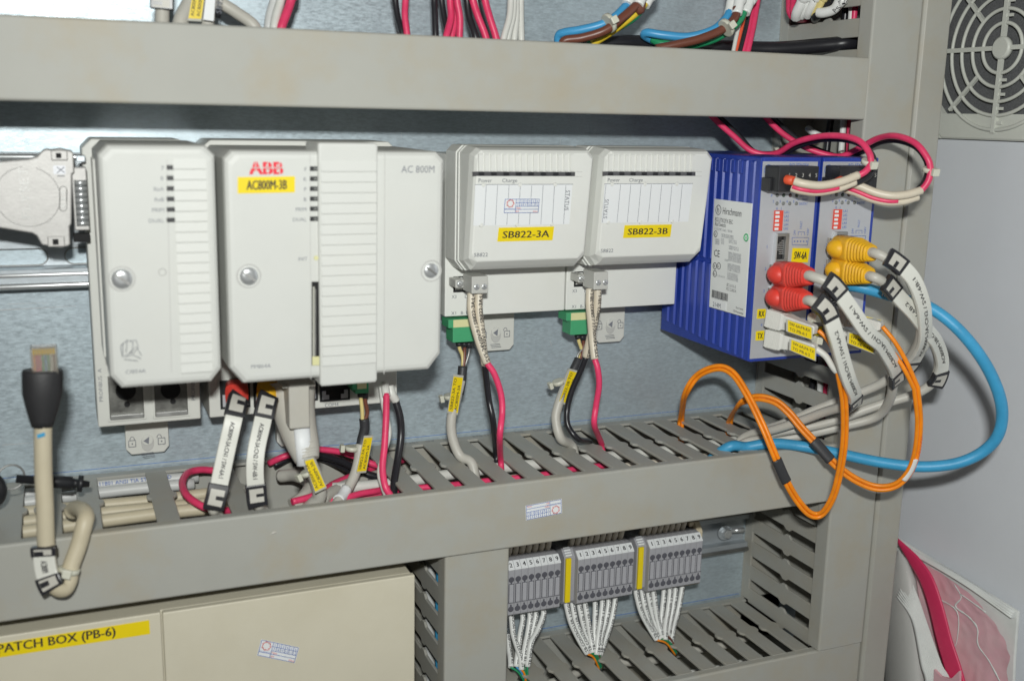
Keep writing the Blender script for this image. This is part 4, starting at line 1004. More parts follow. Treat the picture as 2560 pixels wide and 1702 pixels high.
s_ = obj('tag', MB().box(a.x, b_.x, HY-.3, HY+.1, a.z, b_.z), 'silver_panel', h); tm = MB(); text(tm, 'X1', Uh(142, 416), -ZZ, XX, 3.6, None, 'l', .4); obj('tag_letters', tm, 'ink_soft', s_)
for v in (480, 497, 515): obj('dimple', MB().cyl(Uh(158, v), Uh(158, v)+V((0, -.4, 0)), 1.0, None, 10), 'dull_steel', h)
pts = [Uh(158+math.cos(t_)*9, 497+math.sin(t_)*9+(22 if math.sin(t_) > 0 else -22)) for t_ in [2*math.pi*i/24 for i in range(25)]]
obj('dimple_rim', MB().tube(pts, .3, 5), 'dull_steel', h)
a, b_ = Uh(187, 575, -55), Uh(212, 418, -55)
pb = obj('pin_block', MB().box(a.x, 14.5, -58, -48, a.z, b_.z), 'hood_metal', h, bevel=.6)
for k in range(8):
    z = b_.z-8-k*(b_.z-a.z-10)/7.6; obj('pin_ring', MB().cyl((a.x+1.0, -58.6, z), (14.2, -58.6, z), 1.5, None, 10), 'chrome', pb)
a, b_ = Uh(190, 405, -50), Uh(213, 388, -50); obj('lug', MB().box(a.x, 14.5, -54, -48, a.z, b_.z), 'steel', h, bevel=.5)
a, b_ = Uh(184, 604, -50), Uh(222, 582, -50); obj('lug', MB().box(a.x, 14.5, -54, -48, a.z, b_.z), 'dark_void', h, bevel=.5)

# ================================================================== wires and cables
FUP = V((-.15, -1, .12)).normalized()       # flat markers face the open front of the cabinet
from mathutils import noise as _nz2
def kink(path, a=.45):       # small unevenness of a hand-laid cable
    o_ = len(path)*.37
    return [p+V((_nz2.noise(p*.035+V((o_, 0, 0))), _nz2.noise(p*.035+V((0, o_+9, 0))), _nz2.noise(p*.035+V((0, 4, o_)))))*a*min(1, i/4, (len(path)-1-i)/4) for i, p in enumerate(path)]
def pw(pp, n=8):          # path points: (u, v, y) or, with 'd', a point on the slotted top of the middle duct
    out = []; pp = list(pp)
    if pp[0][1] < 0 and len(pp[0]) == 3: pp.insert(0, (pp[0][0], pp[0][1]-420, pp[0][2]+10))
    if pp[-1][1] < 0 and len(pp[-1]) == 3: pp.append((pp[-1][0]+14, pp[-1][1]-420, pp[-1][2]+10))
    for p in pp:
        if p[2] == 'd': out.append(atz(p[0], p[1], MT))
        elif p[2] == 'i': q_ = atz(p[0], p[1], MT); out.append(q_+V((0, 0, -14)))
        elif p[2] == 'l': out.append(atz(p[0], p[1], LT))
        elif p[2] == 'w': out.append(atx(p[0], p[1], p[3]))
        else: out.append(at(*p))
    return kink(spline(out, n))
def wire(name, label, cat, pp, r, matn, group=None, n=9, path=None):
    pth = path or pw(pp)
    return tag(obj(name, MB().tube(pth, r, n), matn), label, cat, group)
def tie(parent, p, t, r, matn='tie_white', out=None, head=True):
    t = V(t).normalized(); n_ = V(out or FUP); n_ = (n_-t*n_.dot(t)).normalized()
    k = obj('cable_tie', MB().lathe([(-1.3, r+.5), (-1.3, r+1.0), (1.3, r+1.0), (1.3, r+.5)], p, t, 14), matn, parent)
    if head:
        b_ = t.cross(n_); c = p+n_*(r+1.6)
        obj('tie_head', MB().slab([c+t*2.2+b_*2.2, c-t*2.2+b_*2.2, c-t*2.2-b_*2.2, c+t*2.2-b_*2.2], n_, 2.6), matn, k, bevel=.4)
    return k
def marker(parent, path, w, th, s_, up=FUP, flip=False, hfr=.25, off=0.0, tlen=.78, side=1):
    r = resample(path, 1.0); n = len(r)-1
    if off:
        r2 = []
        for i, p in enumerate(r):
            t = tang(r, i); n_ = (V(up)-t*V(up).dot(t)).normalized(); r2.append(p+n_*off)
        r = r2
    L = n*1.0; fe = min(.22, 11.0/L)
    body = r[int(n*fe):int(n*(1-fe))+1]
    mk = obj('marker_carrier', MB().strip(body, w, th, up), 'marker_body', parent, bevel=.6)
    tm_ = MB(); LL = sum((b-a).length for a, b in zip(body, body[1:]))
    text_path(tm_, s_, body, up, w*hfr, th/2+.15, LL*tlen, LL*(1-tlen)/2, 0, flip, .12); obj('lettering', tm_, 'ink_black', mk)
    for seg in (r[:int(n*fe)+2], r[int(n*(1-fe))-1:]):
        fr_ = obj('end_frame', MB().strip(seg, w+1.6, th+1.2, up), 'marker_frame', mk, bevel=.5)
        m_ = len(seg); ins = seg[max(1, int(m_*.22)):m_-max(1, int(m_*.2))]
        obj('window', MB().strip(ins, w-2.0, th+1.5, up), 'cable_grey', fr_)
        mid = [ins[len(ins)//2-1], ins[len(ins)//2], ins[min(len(ins)-1, len(ins)//2+1)]]
        def sh(pth_, d_):
            o_ = []
            for i, p in enumerate(pth_):
                t = tang(pth_, i); n_ = (V(up)-t*V(up).dot(t)).normalized(); o_.append(p+t.cross(n_)*d_)
            return o_
        obj('tongue', MB().strip(sh(mid, side*w*.18), w*.42, th+1.9, up), 'marker_frame', fr_)
    return mk
def ytag(parent, quad, s_, n_):    # folded yellow tag in a clear holder
    n_ = V(n_).normalized(); c = sum(quad, V((0,0,0)))/4
    hold = [c+(p-c)*1.13 for p in quad]
    hd = obj('tag_holder', MB().slab([p-n_*.6 for p in hold], n_, .9), 'tag_film', parent, bevel=.3)
    rt = quad[1]-quad[0]; up = quad[3]-quad[0]
    yl = obj('tag', MB().slab([p+n_*.32 for p in quad], n_, .15), 'tag_yellow', hd)
    tm_ = MB()
    for i, l in enumerate(s_):
        hh = up.length*.27; f0 = .70-.46*i
        text(tm_, l, quad[0]+rt*.06+up*f0-up.normalized()*hh*.35+n_*.47, rt, up, hh, rt.length*.88*min(1.0, len(l)/max(len(s_[0]), len(s_[1]))), 'l', .1, .07)
    obj('lettering', tm_, 'ink_black', yl)

# ---- moulded plug boots
def boot(parent, p0, p1, w, hgt, matn, ball=True):
    # body that necks down in ridges towards the cable
    p0, p1 = V(p0), V(p1); t = (p1-p0).normalized(); L = (p1-p0).length; s_ = V((0,0,1)); s_ = (s_-t*s_.dot(t)).normalized(); b_ = t.cross(s_)
    def rg(f, a, c): return [p0+t*L*f + s_*(c*math.copysign(abs(math.sin(q))**.55, math.sin(q))) + b_*(a*math.copysign(abs(math.cos(q))**.55, math.cos(q))) for q in [2*math.pi*i/16 for i in range(16)]]
    rings = [rg(0, w*.42, hgt*.42), rg(.06, w*.5, hgt*.5), rg(.45, w*.5, hgt*.5)]
    n = 7
    for k in range(n):
        f = .47+.52*k/n; sc_ = 1-.42*(k/n)
        rings += [rg(f, w*.5*sc_, hgt*.5*sc_), rg(f+.045, w*.5*sc_, hgt*.5*sc_), rg(f+.047, w*.42*sc_, hgt*.42*sc_), rg(f+.07, w*.42*sc_, hgt*.42*sc_)]
    rings.append(rg(1.0, w*.27, hgt*.27))
    o_ = obj('boot', MB().loft(rings, True, True), matn, parent)
    if ball: obj('latch_guard', MB().sphere(p0+t*L*.20+b_*(w*.40), hgt*.38, 16, 10, (1, 1.25, 1)), matn, o_)
    obj('plug_body', MB().slab([p0-t*7+s_*5.2+b_*4, p0-t*7-s_*5.2+b_*4, p0-t*7-s_*5.2-b_*4, p0-t*7+s_*5.2-b_*4], t, 8), 'clear_plug', o_)
    return o_
GR = 3.1
def patch_cable(label, p0, p1, w, hgt, bm, pp, mk0, mk1, s_, flip=True, w_m=9.5, off=3.5, side=1):
    t = thing('patch_cable', label, 'cable', p0, 'grey network cables at the switches')
    boot(t, p0, p1, w, hgt, bm)
    d_ = (V(p1)-V(p0)).normalized()
    pth = kink(spline([V(p1)-d_*4, V(p1)+d_*5] + [x for x in pp], 10), 1.1)
    obj('cable', MB().tube(pth, GR, 10), 'cable_grey', t)
    if mk1: marker(t, sub(pth, mk0, mk1), w_m, 2.6, s_, off=off, flip=flip, side=side)
    return t
P = lambda *a: at(*a)
patch_cable('grey network cable with red boot, upper red plug of the left switch', P(1952, 684, -133), P(2024, 692, -166), 15, 15.6, 'boot_red',
    [P(2075, 712, -178), P(2118, 770, -180), P(2160, 830, -178), P(2200, 868, -172), P(2228, 925, -160), P(2229, 985, -146), P(2198, 1035, -128), P(2130, 1060, -116), P(2050, 1078, -104), P(1960, 1096, -90), atz(1868, 1112, MT)+V((0,0,2)), atz(1830, 1110, MT)+V((-4, 4, -14))], .055, .44, 'AC800M-3A:CN1 / SW-6A:1')
patch_cable('grey network cable with red boot, lower red plug of the left switch', P(1948, 742, -133), P(2018, 752, -166), 15, 15.6, 'boot_red',
    [P(2058, 778, -176), P(2078, 830, -177), P(2094, 890, -174), P(2110, 945, -168), P(2122, 985, -158), P(2108, 1015, -144), P(2030, 1044, -118), P(1930, 1075, -92), atz(1862, 1098, MT)+V((0,0,2)), atz(1835, 1100, MT)+V((-4, 4, -14))], .055, .47, 'AC800M-3B:CN1 / SW-6A:2', off=4.5)
patch_cable('grey network cable with yellow boot, upper yellow plug of the right switch', P(2098, 618, -133), P(2180, 634, -166), 15, 15.6, 'boot_yellow',
    [P(2226, 655, -176), P(2272, 700, -180), P(2296, 760, -178), P(2302, 820, -172), P(2292, 870, -162), P(2262, 912, -148), P(2205, 955, -134), P(2140, 985, -122), P(2060, 1016, -108), P(1960, 1056, -90), atz(1880, 1092, MT)+V((0,0,2)), atz(1850, 1096, MT)+V((-4, 4, -14))], .055, .46, 'AC800M-3A:CN2 / SW-6B:1', off=3.6)
patch_cable('grey network cable with yellow boot, lower yellow plug of the right switch', P(2094, 672, -133), P(2174, 690, -166), 15, 15.6, 'boot_yellow',
    [P(2215, 710, -172), P(2256, 758, -172), P(2300, 815, -170), P(2332, 855, -166), P(2346, 905, -158), P(2330, 955, -150), P(2285, 985, -142), P(2210, 1008, -130), P(2120, 1038, -118), P(2030, 1064, -104), P(1950, 1082, -92), atz(1885, 1104, MT)+V((0,0,2)), atz(1860, 1106, MT)+V((-4, 4, -14))], .055, .46, 'AC800M-3B:CN2 / SW-6B:2', off=3.0)
# blue network cable
t = thing('network_cable', 'thick blue network cable looping out to the right wall and back to the duct', 'cable', P(2100, 716, -130))
a = P(2090, 714, -128)
pth = spline([a, P(2140, 716, -146), P(2210, 734, -156), P(2262, 750, -162), P(2330, 772, -176), P(2404, 832, -190), P(2468, 918, -198), P(2503, 1008, -200), P(2498, 1080, -196), P(2458, 1128, -188), P(2390, 1158, -178), P(2300, 1166, -164), P(2200, 1155, -146), P(2100, 1134, -126), P(2010, 1116, -108), P(1930, 1108, -98), P(1866, 1117, -90), atz(1822, 1124, MT)+V((0,0,2)), atz(1790, 1118, MT)+V((-6, 5, -14))], 10)
obj('cable', MB().tube(pth, 3.6, 12), 'cable_blue', t)
tm = MB(); text_path(tm, 'INDUSTRIAL', sub(pth, .085, .17), FUP, 4.2, 3.75, None, 2, 0); obj('lettering', tm, 'cable_pale', t)
obj('plug_body', MB().box(a.x-6, a.x+5, -137, -125, a.z-5.5, a.z+5.5), 'dull_steel', t, bevel=.5)
# orange duplex fibre leads
def fibre(label, pp, r, gap, shrink, conn):
    t = thing('fibre_lead', label, 'cable', at(*conn[0][0]), 'orange fibre leads of the switches')
    pth = pw(pp, 9)
    # the two strands lie side by side in the plane that faces the front
    A, B = [], []
    for i, p in enumerate(pth):
        tt = tang(pth, i); n_ = (FUP-tt*FUP.dot(tt)).normalized(); b_ = tt.cross(n_)
        A.append(p+b_*gap); B.append(p-b_*gap)
    return t, pth, A, B
F1 = [(1706, 1085, 'i'), (1703, 1052, 'd'), (1712, 990, -62), (1742, 940, -72), (1792, 918, -84), (1832, 932, -94), (1868, 985, -106), (1902, 1056, -118), (1932, 1126, -126), (1962, 1195, -130), (1990, 1246, -132), (2018, 1280, -134), (2042, 1288, -136), (2064, 1274, -140), (2086, 1232, -146), (2102, 1160, -152), (2112, 1080, -158), (2110, 1000, -164), (2098, 930, -168)]
t, pth, A, B = fibre('orange duplex fibre lead of the left switch, dipping in front of the duct', F1, 1.3, 1.35, None, (((1935, 790, -130),),))
A2 = spline(A[-1:] + [at(2085, 880, -168), at(2066, 845, -164), at(2046, 826, -160)], 8); B2 = spline(B[-1:] + [at(2082, 918, -167), at(2064, 890, -164), at(2040, 872, -160)], 8)
obj('strand', MB().tube(A+A2[1:], 1.35, 8), 'wire_orange', t); obj('strand', MB().tube(B+B2[1:3], 1.35, 8), 'wire_orange', t)
obj('strain_relief', MB().tube(B2[2:], [1.7+.5*i/len(B2) for i in range(len(B2)-2)], 10), 'wire_white', t)
obj('heat_shrink', MB().tube(sub(pth, near(pth, 1941, 1150), near(pth, 1968, 1204)), 1.9, 12, ry=3.5, up=FUP), 'shrink', t)
def lc(parent, p0, p1, sz, lab, tagq):
    p0, p1 = V(p0), V(p1); tt = (p1-p0).normalized(); s_ = V((0,0,1)); s_ = (s_-tt*s_.dot(tt)).normalized(); b_ = tt.cross(s_); L = (p1-p0).length
    def rg(f, a, c): return [p0+tt*L*f+s_*c+b_*a, p0+tt*L*f+s_*c-b_*a, p0+tt*L*f-s_*c-b_*a, p0+tt*L*f-s_*c+b_*a]
    c_ = obj('fibre_plug', MB().loft([rg(0, sz*.5, sz*.5), rg(.34, sz*.5, sz*.5), rg(.36, sz*.42, sz*.42), rg(.42, sz*.42, sz*.40), rg(.6, sz*.34, sz*.34), rg(.95, sz*.26, sz*.26), rg(1.0, sz*.2, sz*.2)]), 'wire_white', parent, bevel=.4)
    gm = MB()
    for k in range(7): gm.loft([[p_ for p_ in rg(.05+.035*k, sz*.52, sz*.52)], [p_ for p_ in rg(.062+.035*k, sz*.52, sz*.52)]])
    obj('grip', gm, 'wire_white', c_)
    ytag(parent, tagq, lab, -YY+V((-.2,0,.1)))
lc(t, P(1925, 792, -130), P(2040, 826, -160), 11, ['SW-6A:P4-RX', 'TO PB-6:1'], [P(1969, 828, -160), P(2028, 848, -165), P(2028, 819, -165), P(1969, 800, -160)])
lc(t, P(1922, 842, -130), P(2040, 872, -160), 11, ['SW-6A:P4-TX', 'TO PB-6:2'], [P(1976, 875, -162), P(2036, 900, -167), P(2037, 871, -167), P(1978, 849, -162)])
tie(t, P(2030, 795, -150), (1, 0, -.2), 2.0); tie(t, P(2034, 850, -150), (1, 0, -.2), 2.0)
F2 = [(1824, 1084, 'i'), (1824, 1056, 'd'), (1848, 1012, -80), (1890, 994, -92), (1936, 1003, -102), (1970, 1030, -110), (2004, 1070, -118), (2044, 1112, -126), (2088, 1160, -134), (2138, 1198, -142), (2190, 1218, -150), (2238, 1212, -158), (2272, 1180, -164), (2290, 1130, -168), (2298, 1050, -172), (2290, 970, -174)]
t, pth, A, B = fibre('orange duplex fibre lead of the right switch, hanging before the grey post', F2, 1.3, 1.4, None, (((2140, 790, -130),),))
A2 = spline(A[-1:] + [at(2268, 908, -172), at(2238, 856, -168), at(2206, 816, -162)], 8); B2 = spline(B[-1:] + [at(2262, 925, -172), at(2240, 890, -168), at(2224, 874, -164)], 8)
obj('strand', MB().tube(A+A2[1:], 1.4, 8), 'wire_orange', t); obj('strand', MB().tube(B+B2[1:], 1.4, 8), 'wire_orange', t)
obj('heat_shrink', MB().tube(sub(pth, near(pth, 2034, 1100), near(pth, 2078, 1150)), 2.0, 12, ry=3.7, up=FUP), 'shrink', t)
obj('white_band', MB().tube(sub(pth, near(pth, 2258, 1198), near(pth, 2290, 1145)), 2.0, 12, ry=2.4, up=FUP), 'sleeve_white', t)
tm = MB(); text_path(tm, 'OPTICAL FIBER CABLE DUPLEX', sub(A, .78, .98), FUP, 1.6, 1.45, None, 1); obj('lettering', tm, 'copper_red', t)
lc(t, P(2080, 786, -130), P(2205, 816, -160), 11, ['SW-6B:P4-RX', 'TO PB-6:11'], [P(2125, 810, -148), P(2198, 826, -154), P(2202, 800, -154), P(2128, 782, -148)])
lc(t, P(2080, 838, -130), P(2222, 872, -160), 11, ['SW-6B:P4-TX', 'TO PB-6:12'], [P(2121, 858, -160), P(2182, 882, -164), P(2188, 850, -164), P(2123, 832, -160)])

# ---- power plugs and leads at the top of the switches
def power(label, dx, red, blk, t0, ties, sl):
    t = thing('power_lead', label, 'cable', at(1990, 450, SF-6)+V((dx, 0, 0)), 'red and black leads of the switches')
    U = lambda u, v, y: at(u, v, y)+V((dx, 0, 0))
    YB = SF-15
    a = U(1944, 481, YB); b_ = U(2049, 416, YB)
    pg = obj('plug', MB().box(a.x, b_.x, YB, SF-.7, a.z, b_.z), 'black_plastic', t, bevel=.7)
    c_ = U(1922, 479, SF-9); d_ = U(1944, 445, SF-9)
    obj('plug_ear', MB().box(c_.x, a.x+.3, SF-9, SF-.8, c_.z, d_.z), 'black_plastic', pg, bevel=.5)
    tm_ = MB()
    for k in range(5): text(tm_, str(k+1), U(1973+16.8*k, 443, YB), XX, ZZ, 2.3, None, 'c', .15)
    obj('numerals', tm_, 'plug_grey', pg)
    pr = pw(red, 9); pb_ = pw(blk, 9)
    obj('red_wire', MB().tube(pr, 1.95, 10), 'wire_red', t); obj('black_wire', MB().tube(pb_, 1.95, 10), 'wire_black', t)
    ps = pw(sl, 9)
    obj('sleeve', MB().tube(ps, 2.5, 10), 'wire_cream', t)
    obj('sleeve', MB().tube(shift(ps, (1.0, 3.5, -4.2)), 2.4, 10), 'wire_cream', t)
    obj('ferrule', MB().tube([ps[-1], ps[-1]+(ps[-1]-ps[-3]).normalized()*2+V((0, 4, 0)), ps[-1]+V((-3, 9, -.5))], [2.6, 3.0, 2.0], 10), 'copper_red', t)
    obj('red_tail', MB().tube(shift(sub(ps, .3, 1), (.5, 2.0, -3.4)), 1.6, 8), 'wire_red', t)
    for u, v, y, tt, hd in ties: tie(t, at(u, v, y), tt, 3.2, head=hd)
    return t
power('red and black power lead looping to the black plug of the left switch', 0,
    [(1760, 268, -60), (1790, 300, -62), (1832, 338, -66), (1872, 374, -70), (1912, 386, -76), (1945, 381, -84), (1986, 358, -98), (2046, 342, -116), (2106, 341, -136), (2150, 354, -150), (2174, 384, -158), (2176, 410, -160), (2164, 428, -160), (2144, 440, -158)],
    [(1775, 268, -52), (1805, 300, -54), (1846, 340, -58), (1882, 378, -62), (1920, 391, -70), (1950, 387, -78), (1992, 366, -92), (2050, 350, -110), (2112, 350, -130), (2158, 364, -144), (2182, 392, -152), (2184, 420, -154), (2168, 442, -154), (2138, 458, -152)],
    None, [(1943, 384, -80, (1, -.4, .3), False), (2171, 405, -157, (.1, .3, -1), True)],
    [(2146, 438, -158), (2100, 455, -156), (2050, 464, -152), (2010, 460, -148), (1986, 453, -144)])
power('red and black power lead looping wide to the black plug of the right switch', SWP,
    [(1900, 275, -70), (1935, 315, -72), (1972, 345, -76), (2020, 372, -82), (2070, 388, -90), (2106, 390, -98), (2150, 370, -110), (2196, 346, -126), (2240, 341, -144), (2288, 358, -160), (2318, 394, -168), (2326, 424, -170), (2320, 452, -170), (2302, 477, -168)],
    [(1915, 275, -60), (1950, 312, -62), (1990, 345, -66), (2036, 372, -72), (2084, 390, -80), (2112, 395, -88), (2156, 378, -100), (2200, 356, -116), (2244, 352, -134), (2290, 368, -150), (2316, 400, -158), (2320, 428, -160), (2312, 452, -162), (2296, 474, -164)],
    None, [(2106, 392, -92, (1, -.4, .3), False), (2324, 425, -168, (.05, .2, -1), True)],
    [(2304, 476, -168), (2270, 487, -166), (2230, 490, -162), (2190, 482, -156), (2150, 466, -150), (2120, 456, -146)])
# ---- leads of the battery modules
def sb_power(label, dx, plug, ra, rb, ba, bb, wa, wb):
    t = thing('supply_lead', label, 'cable', plug[0], 'supply leads of the battery modules')
    a, b_ = plug; YB = a.y
    pg = obj('plug', MB().box(a.x-.2, b_.x, YB, YB+16, a.z, b_.z), 'plug_grey', t, bevel=.5)
    ea = at(1141, 720, -52)+V((dx, 0, 0)); eb = at(1166, 698, -52)+V((dx, 0, 0))
    ear = obj('plug_ear', MB().box(ea.x-1, a.x+1, -53, -40.5, ea.z, eb.z), 'plug_grey', pg, bevel=.6)
    screw(ear, V(((ea.x+a.x)/2-.2, -53, (ea.z+eb.z)/2)), -YY, 2.2, .8)
    for k in range(2): screw(pg, V((a.x+3.0+5.0*k, YB, (a.z+b_.z)/2-1.2)), -YY, 1.9, .5)
    for nm, A_, B_, m_, s_ in (('red', ra, rb, 'wire_red', wa), ('black', ba, bb, 'wire_black', wb)):
        pa = pw(A_, 9); pb_ = pw([A_[-2]]+B_, 9)[4:]
        obj(nm+'_wire', MB().tube(pw([A_[-1]]+B_, 9), 2.0, 10), m_, t)
        sl_ = obj('sleeve', MB().tube(pa, 2.55, 10), 'wire_cream', t)
        tm_ = MB(); text_path(tm_, s_, sub(pa, .08, 1), V((.25, -1, .1)), 2.6, 2.65, None, 1, .3, True, .15); obj('lettering', tm_, 'ink_black', sl_)
    return t
sb_power('red and black supply lead under the battery module labelled 3A', 0, (at(1180, 735, -68), at(1221, 690, -68)),
    [(1178, 733, -62), (1177, 770, -64), (1184, 810, -66), (1198, 858, -70), (1218, 908, -74)], [(1236, 935, -76), (1252, 985, -78), (1255, 1030, -80), (1249, 1090, -84), (1253, 1150, 'd'), (1256, 1168, 'i')],
    [(1197, 733, -62), (1196, 770, -64), (1201, 815, -66), (1206, 860, -68), (1213, 912, -68)], [(1216, 950, -66), (1222, 1000, -66), (1234, 1060, -68), (1240, 1138, 'd'), (1240, 1160, 'i')],
    'SYS-24V/0V:9 / SB822-3A:L+', 'SYS-24V/0V:10 / SB822-3A:L-')
sb_power('red and black supply lead under the battery module labelled 3B', PITCH, (at(1485, 725, -68), at(1521, 679, -68)),
    [(1474, 722, -62), (1473, 760, -64), (1477, 800, -68), (1482, 850, -74), (1487, 898, -78)], [(1494, 925, -80), (1497, 965, -80), (1490, 1015, -78), (1486, 1065, -76), (1504, 1108, 'd'), (1512, 1118, 'i')],
    [(1494, 722, -62), (1492, 765, -62), (1484, 810, -60), (1474, 850, -58), (1465, 892, -56)], [(1450, 930, -54), (1430, 975, -52), (1418, 1022, -52), (1420, 1064, -56), (1446, 1098, -60), (1476, 1106, 'd'), (1496, 1108, 'i')],
    'SYS-24V/0V:11 / SB822-3B:L+', 'SYS-24V/0V:12 / SB822-3B:L-')
def batt(label, fl, bd, y, strands, shr, tagq, words, cab, tiep, grp='battery cables with green plugs'):
    t = thing('battery_cable', label, 'cable', at(fl[0], fl[3], y), grp)
    a, b_ = at(fl[0], fl[3], y), at(fl[2], fl[1], y); c, d_ = at(bd[0], bd[3], y), at(bd[2], bd[1], y)
    pg = obj('plug', MB().prism([(a.x, b_.z), (a.x, a.z), (c.x, a.z), (c.x, c.z), (d_.x, c.z), (d_.x, b_.z)], 'y', y, y+13), 'plug_green', t, bevel=.4)
    obj('plug_label', MB().box(a.x+3.2, d_.x-1.5, y-.3, y+.1, a.z+.4, b_.z-.1), 'tag_straw', pg)
    ks = [('wire_straw', 0), ('wire_brown', 1), ('clear_plug', 2)]
    for k, (pp, m_) in enumerate(zip(strands, ('wire_straw', 'wire_brown', 'dull_steel'))):
        pth = pw(pp, 6); obj('strand', MB().tube(pth, 1.25 if k < 2 else .8, 8), m_, t)
        obj('collar', MB().tube(pth[:4], 2.1, 10), 'black_plastic', t)
    obj('heat_shrink', MB().tube(pw(shr, 6), 3.0, 10), 'shrink', t)
    obj('cable', MB().tube(pw(cab, 9), 3.2, 11), 'cable_grey', t)
    ytag(t, tagq, words, -YY+V((-.15, 0, .1)))
    if tiep: tie(t, at(*tiep[:3]), tiep[3], 3.2, out=tiep[4])
    return t
batt('grey battery cable with green plug and yellow tag under the module labelled 3A', (1121, 797, 1176, 821), (1132, 797, 1187, 857), -44,
    [[(1147, 856, -38), (1149, 872, -38), (1156, 890, -38), (1157, 922, -40)], [(1160, 856, -38), (1161, 875, -38), (1160, 900, -39), (1157, 922, -40)], [(1172, 856, -38), (1172, 880, -38), (1165, 905, -39), (1158, 922, -40)]],
    [(1157, 915, -40), (1154, 950, -42), (1148, 985, -44)],
    [at(1144, 1032, -48), at(1157, 944, -48), at(1134, 941, -48), at(1120, 1027, -48)], ['SB822-3A TO', 'AC800M-3A'],
    [(1152, 950, -43), (1140, 1000, -45), (1128, 1046, -46), (1131, 1092, -48), (1150, 1138, -52), (1180, 1158, 'd'), (1192, 1166, 'i')], (1126, 990, -44, (-.2, 0, 1), (-1, 0, 0)))
batt('grey battery cable with green plug and yellow tag under the module labelled 3B', (1416, 780, 1468, 803), (1426, 780, 1478, 838), -44,
    [[(1443, 838, -38), (1447, 855, -38), (1454, 880, -38), (1444, 905, -40)], [(1455, 838, -38), (1458, 860, -38), (1455, 885, -39), (1446, 905, -40)], [(1467, 838, -38), (1462, 862, -38), (1445, 885, -39), (1440, 905, -40)]],
    [(1446, 898, -40), (1434, 922, -42), (1420, 960, -44)],
    [at(1420, 1008, -48), at(1446, 932, -48), at(1424, 926, -48), at(1398, 1002, -48)], ['SB822-3B TO', 'AC800M-3B'],
    [(1430, 925, -43), (1412, 970, -45), (1396, 1015, -46), (1390, 1050, -48), (1402, 1096, -52), (1430, 1114, 'd'), (1442, 1122, 'i')], (1396, 955, -43, (-.35, 0, 1), (-1, 0, 0)))
batt('grey battery cable with green plug and yellow tag under the controller module', (880, 955, 930, 975), (888, 955, 922, 985), -58,
    [[(902, 982, -54), (903, 1000, -54), (905, 1020, -54), (906, 1050, -54)], [(912, 982, -54), (914, 1005, -54), (918, 1030, -54), (912, 1050, -54)], [(908, 982, -52), (909, 1010, -52), (911, 1030, -52), (909, 1050, -52)]],
    [(910, 1046, -54), (911, 1070, -54), (905, 1096, -54), (900, 1130, -56)],
    [at(915, 1176, -64), at(931, 1093, -64), at(910, 1094, -64), at(892, 1178, -64)], ['SB822-3A TO', 'AC800M-3A'],
    [(902, 1110, -56), (897, 1150, -58), (885, 1190, -62), (864, 1228, -68), (845, 1252, -78), (830, 1275, -84)], (880, 1120, -56, (.1, 0, 1), (-1, 0, 0)))
# ---- cables below the controller module
def pmcable(label, bm, p0, p1, pp, mk, s_):
    t = thing('patch_cable', label, 'cable', at(*p0), 'network cables under the controller')
    boot(t, at(*p0), at(*p1), 13, 13, bm, ball=False)
    d_ = (at(*p1)-at(*p0)).normalized()
    pth = spline([at(*p1)-d_*4] + [at(*q) if q[2] not in ('d', 'i') else (atz(q[0], q[1], MT)+V((0, 0, -14 if q[2] == 'i' else 0))) for q in pp], 10)
    obj('cable', MB().tube(pth, 3.0, 10), 'cable_grey', t)
    marker(t, sub(pth, near(pth, *mk[0]), near(pth, *mk[1])), 9.6, 3.0, s_, up=V((-.1, -1, .15)), off=3.4, flip=False, side=-1)
    return t
pmcable('grey network cable with red boot under the controller, long white marker', 'boot_red', (592, 972, -50), (592, 1004, -72),
    [(590, 1012, -78), (583, 1045, -84), (566, 1120, -88), (549, 1200, -92), (540, 1240, -94), (533, 1272, -94), (545, 1288, -88), (570, 1290, 'i')], ((589, 1006), (534, 1268)), 'AC800M-3A:CN1 / SW-6A:1')
pmcable('grey network cable with yellow boot under the controller, curved white marker', 'boot_yellow', (672, 968, -50), (668, 996, -72),
    [(665, 1004, -78), (654, 1055, -84), (640, 1120, -89), (636, 1175, -92), (640, 1230, -93), (645, 1262, -93), (662, 1280, -86), (685, 1280, 'i')], ((666, 1000), (644, 1258)), 'AC800M-3A:CN2 / SW-6B:1')
# D-type plug with its long grey hood
t = thing('serial_plug', 'beige serial plug with long tapered hood and white pull tab under the controller', 'plug', at(735, 1000, -60))
pth = pw([(728, 955, -60), (732, 1010, -64), (745, 1070, -70), (760, 1120, -76), (768, 1150, -80)], 8)
obj('hood', MB().tube(pth, [11.5-5.5*(i/(len(pth)-1))**1.4 for i in range(len(pth))], 18, ry=[14-7*(i/(len(pth)-1))**1.2 for i in range(len(pth))], up=V((0, -1, 0))), 'cable_grey', t)
for k in range(4):
    i = int(len(pth)*(.72+.07*k)); obj('hood_ridge', MB().lathe([(-.9, 7.8-.6*k), (0, 8.8-.6*k), (.9, 7.8-.6*k)], pth[i], tang(pth, i), 18), 'cable_grey', t)
a, b_ = at(724, 1074, -86), at(774, 975, -86)
blk = obj('thumb_block', MB().box(a.x, b_.x, -86, -68, a.z, b_.z+4), 'cable_grey', t, bevel=1.0)
a2, b2 = at(706, 972, -84), at(790, 960, -84); obj('shoulder', MB().box(a2.x, b2.x, -84, -60, a2.z, b2.z), 'cable_grey', blk, bevel=.6)
c0, c1 = at(754, 1068, -79), at(762, 1162, -82)
obj('pull_tab', MB().tube([c0, c0.lerp(c1, .5), c1], 3.0, 14, ry=4.7, up=V((0, -1, 0))), 'label_white', t)
pth = pw([(768, 1146, -80), (778, 1168, -82), (792, 1205, -84), (798, 1240, -82), (780, 1262, -78), (760, 1275, -70)], 9)
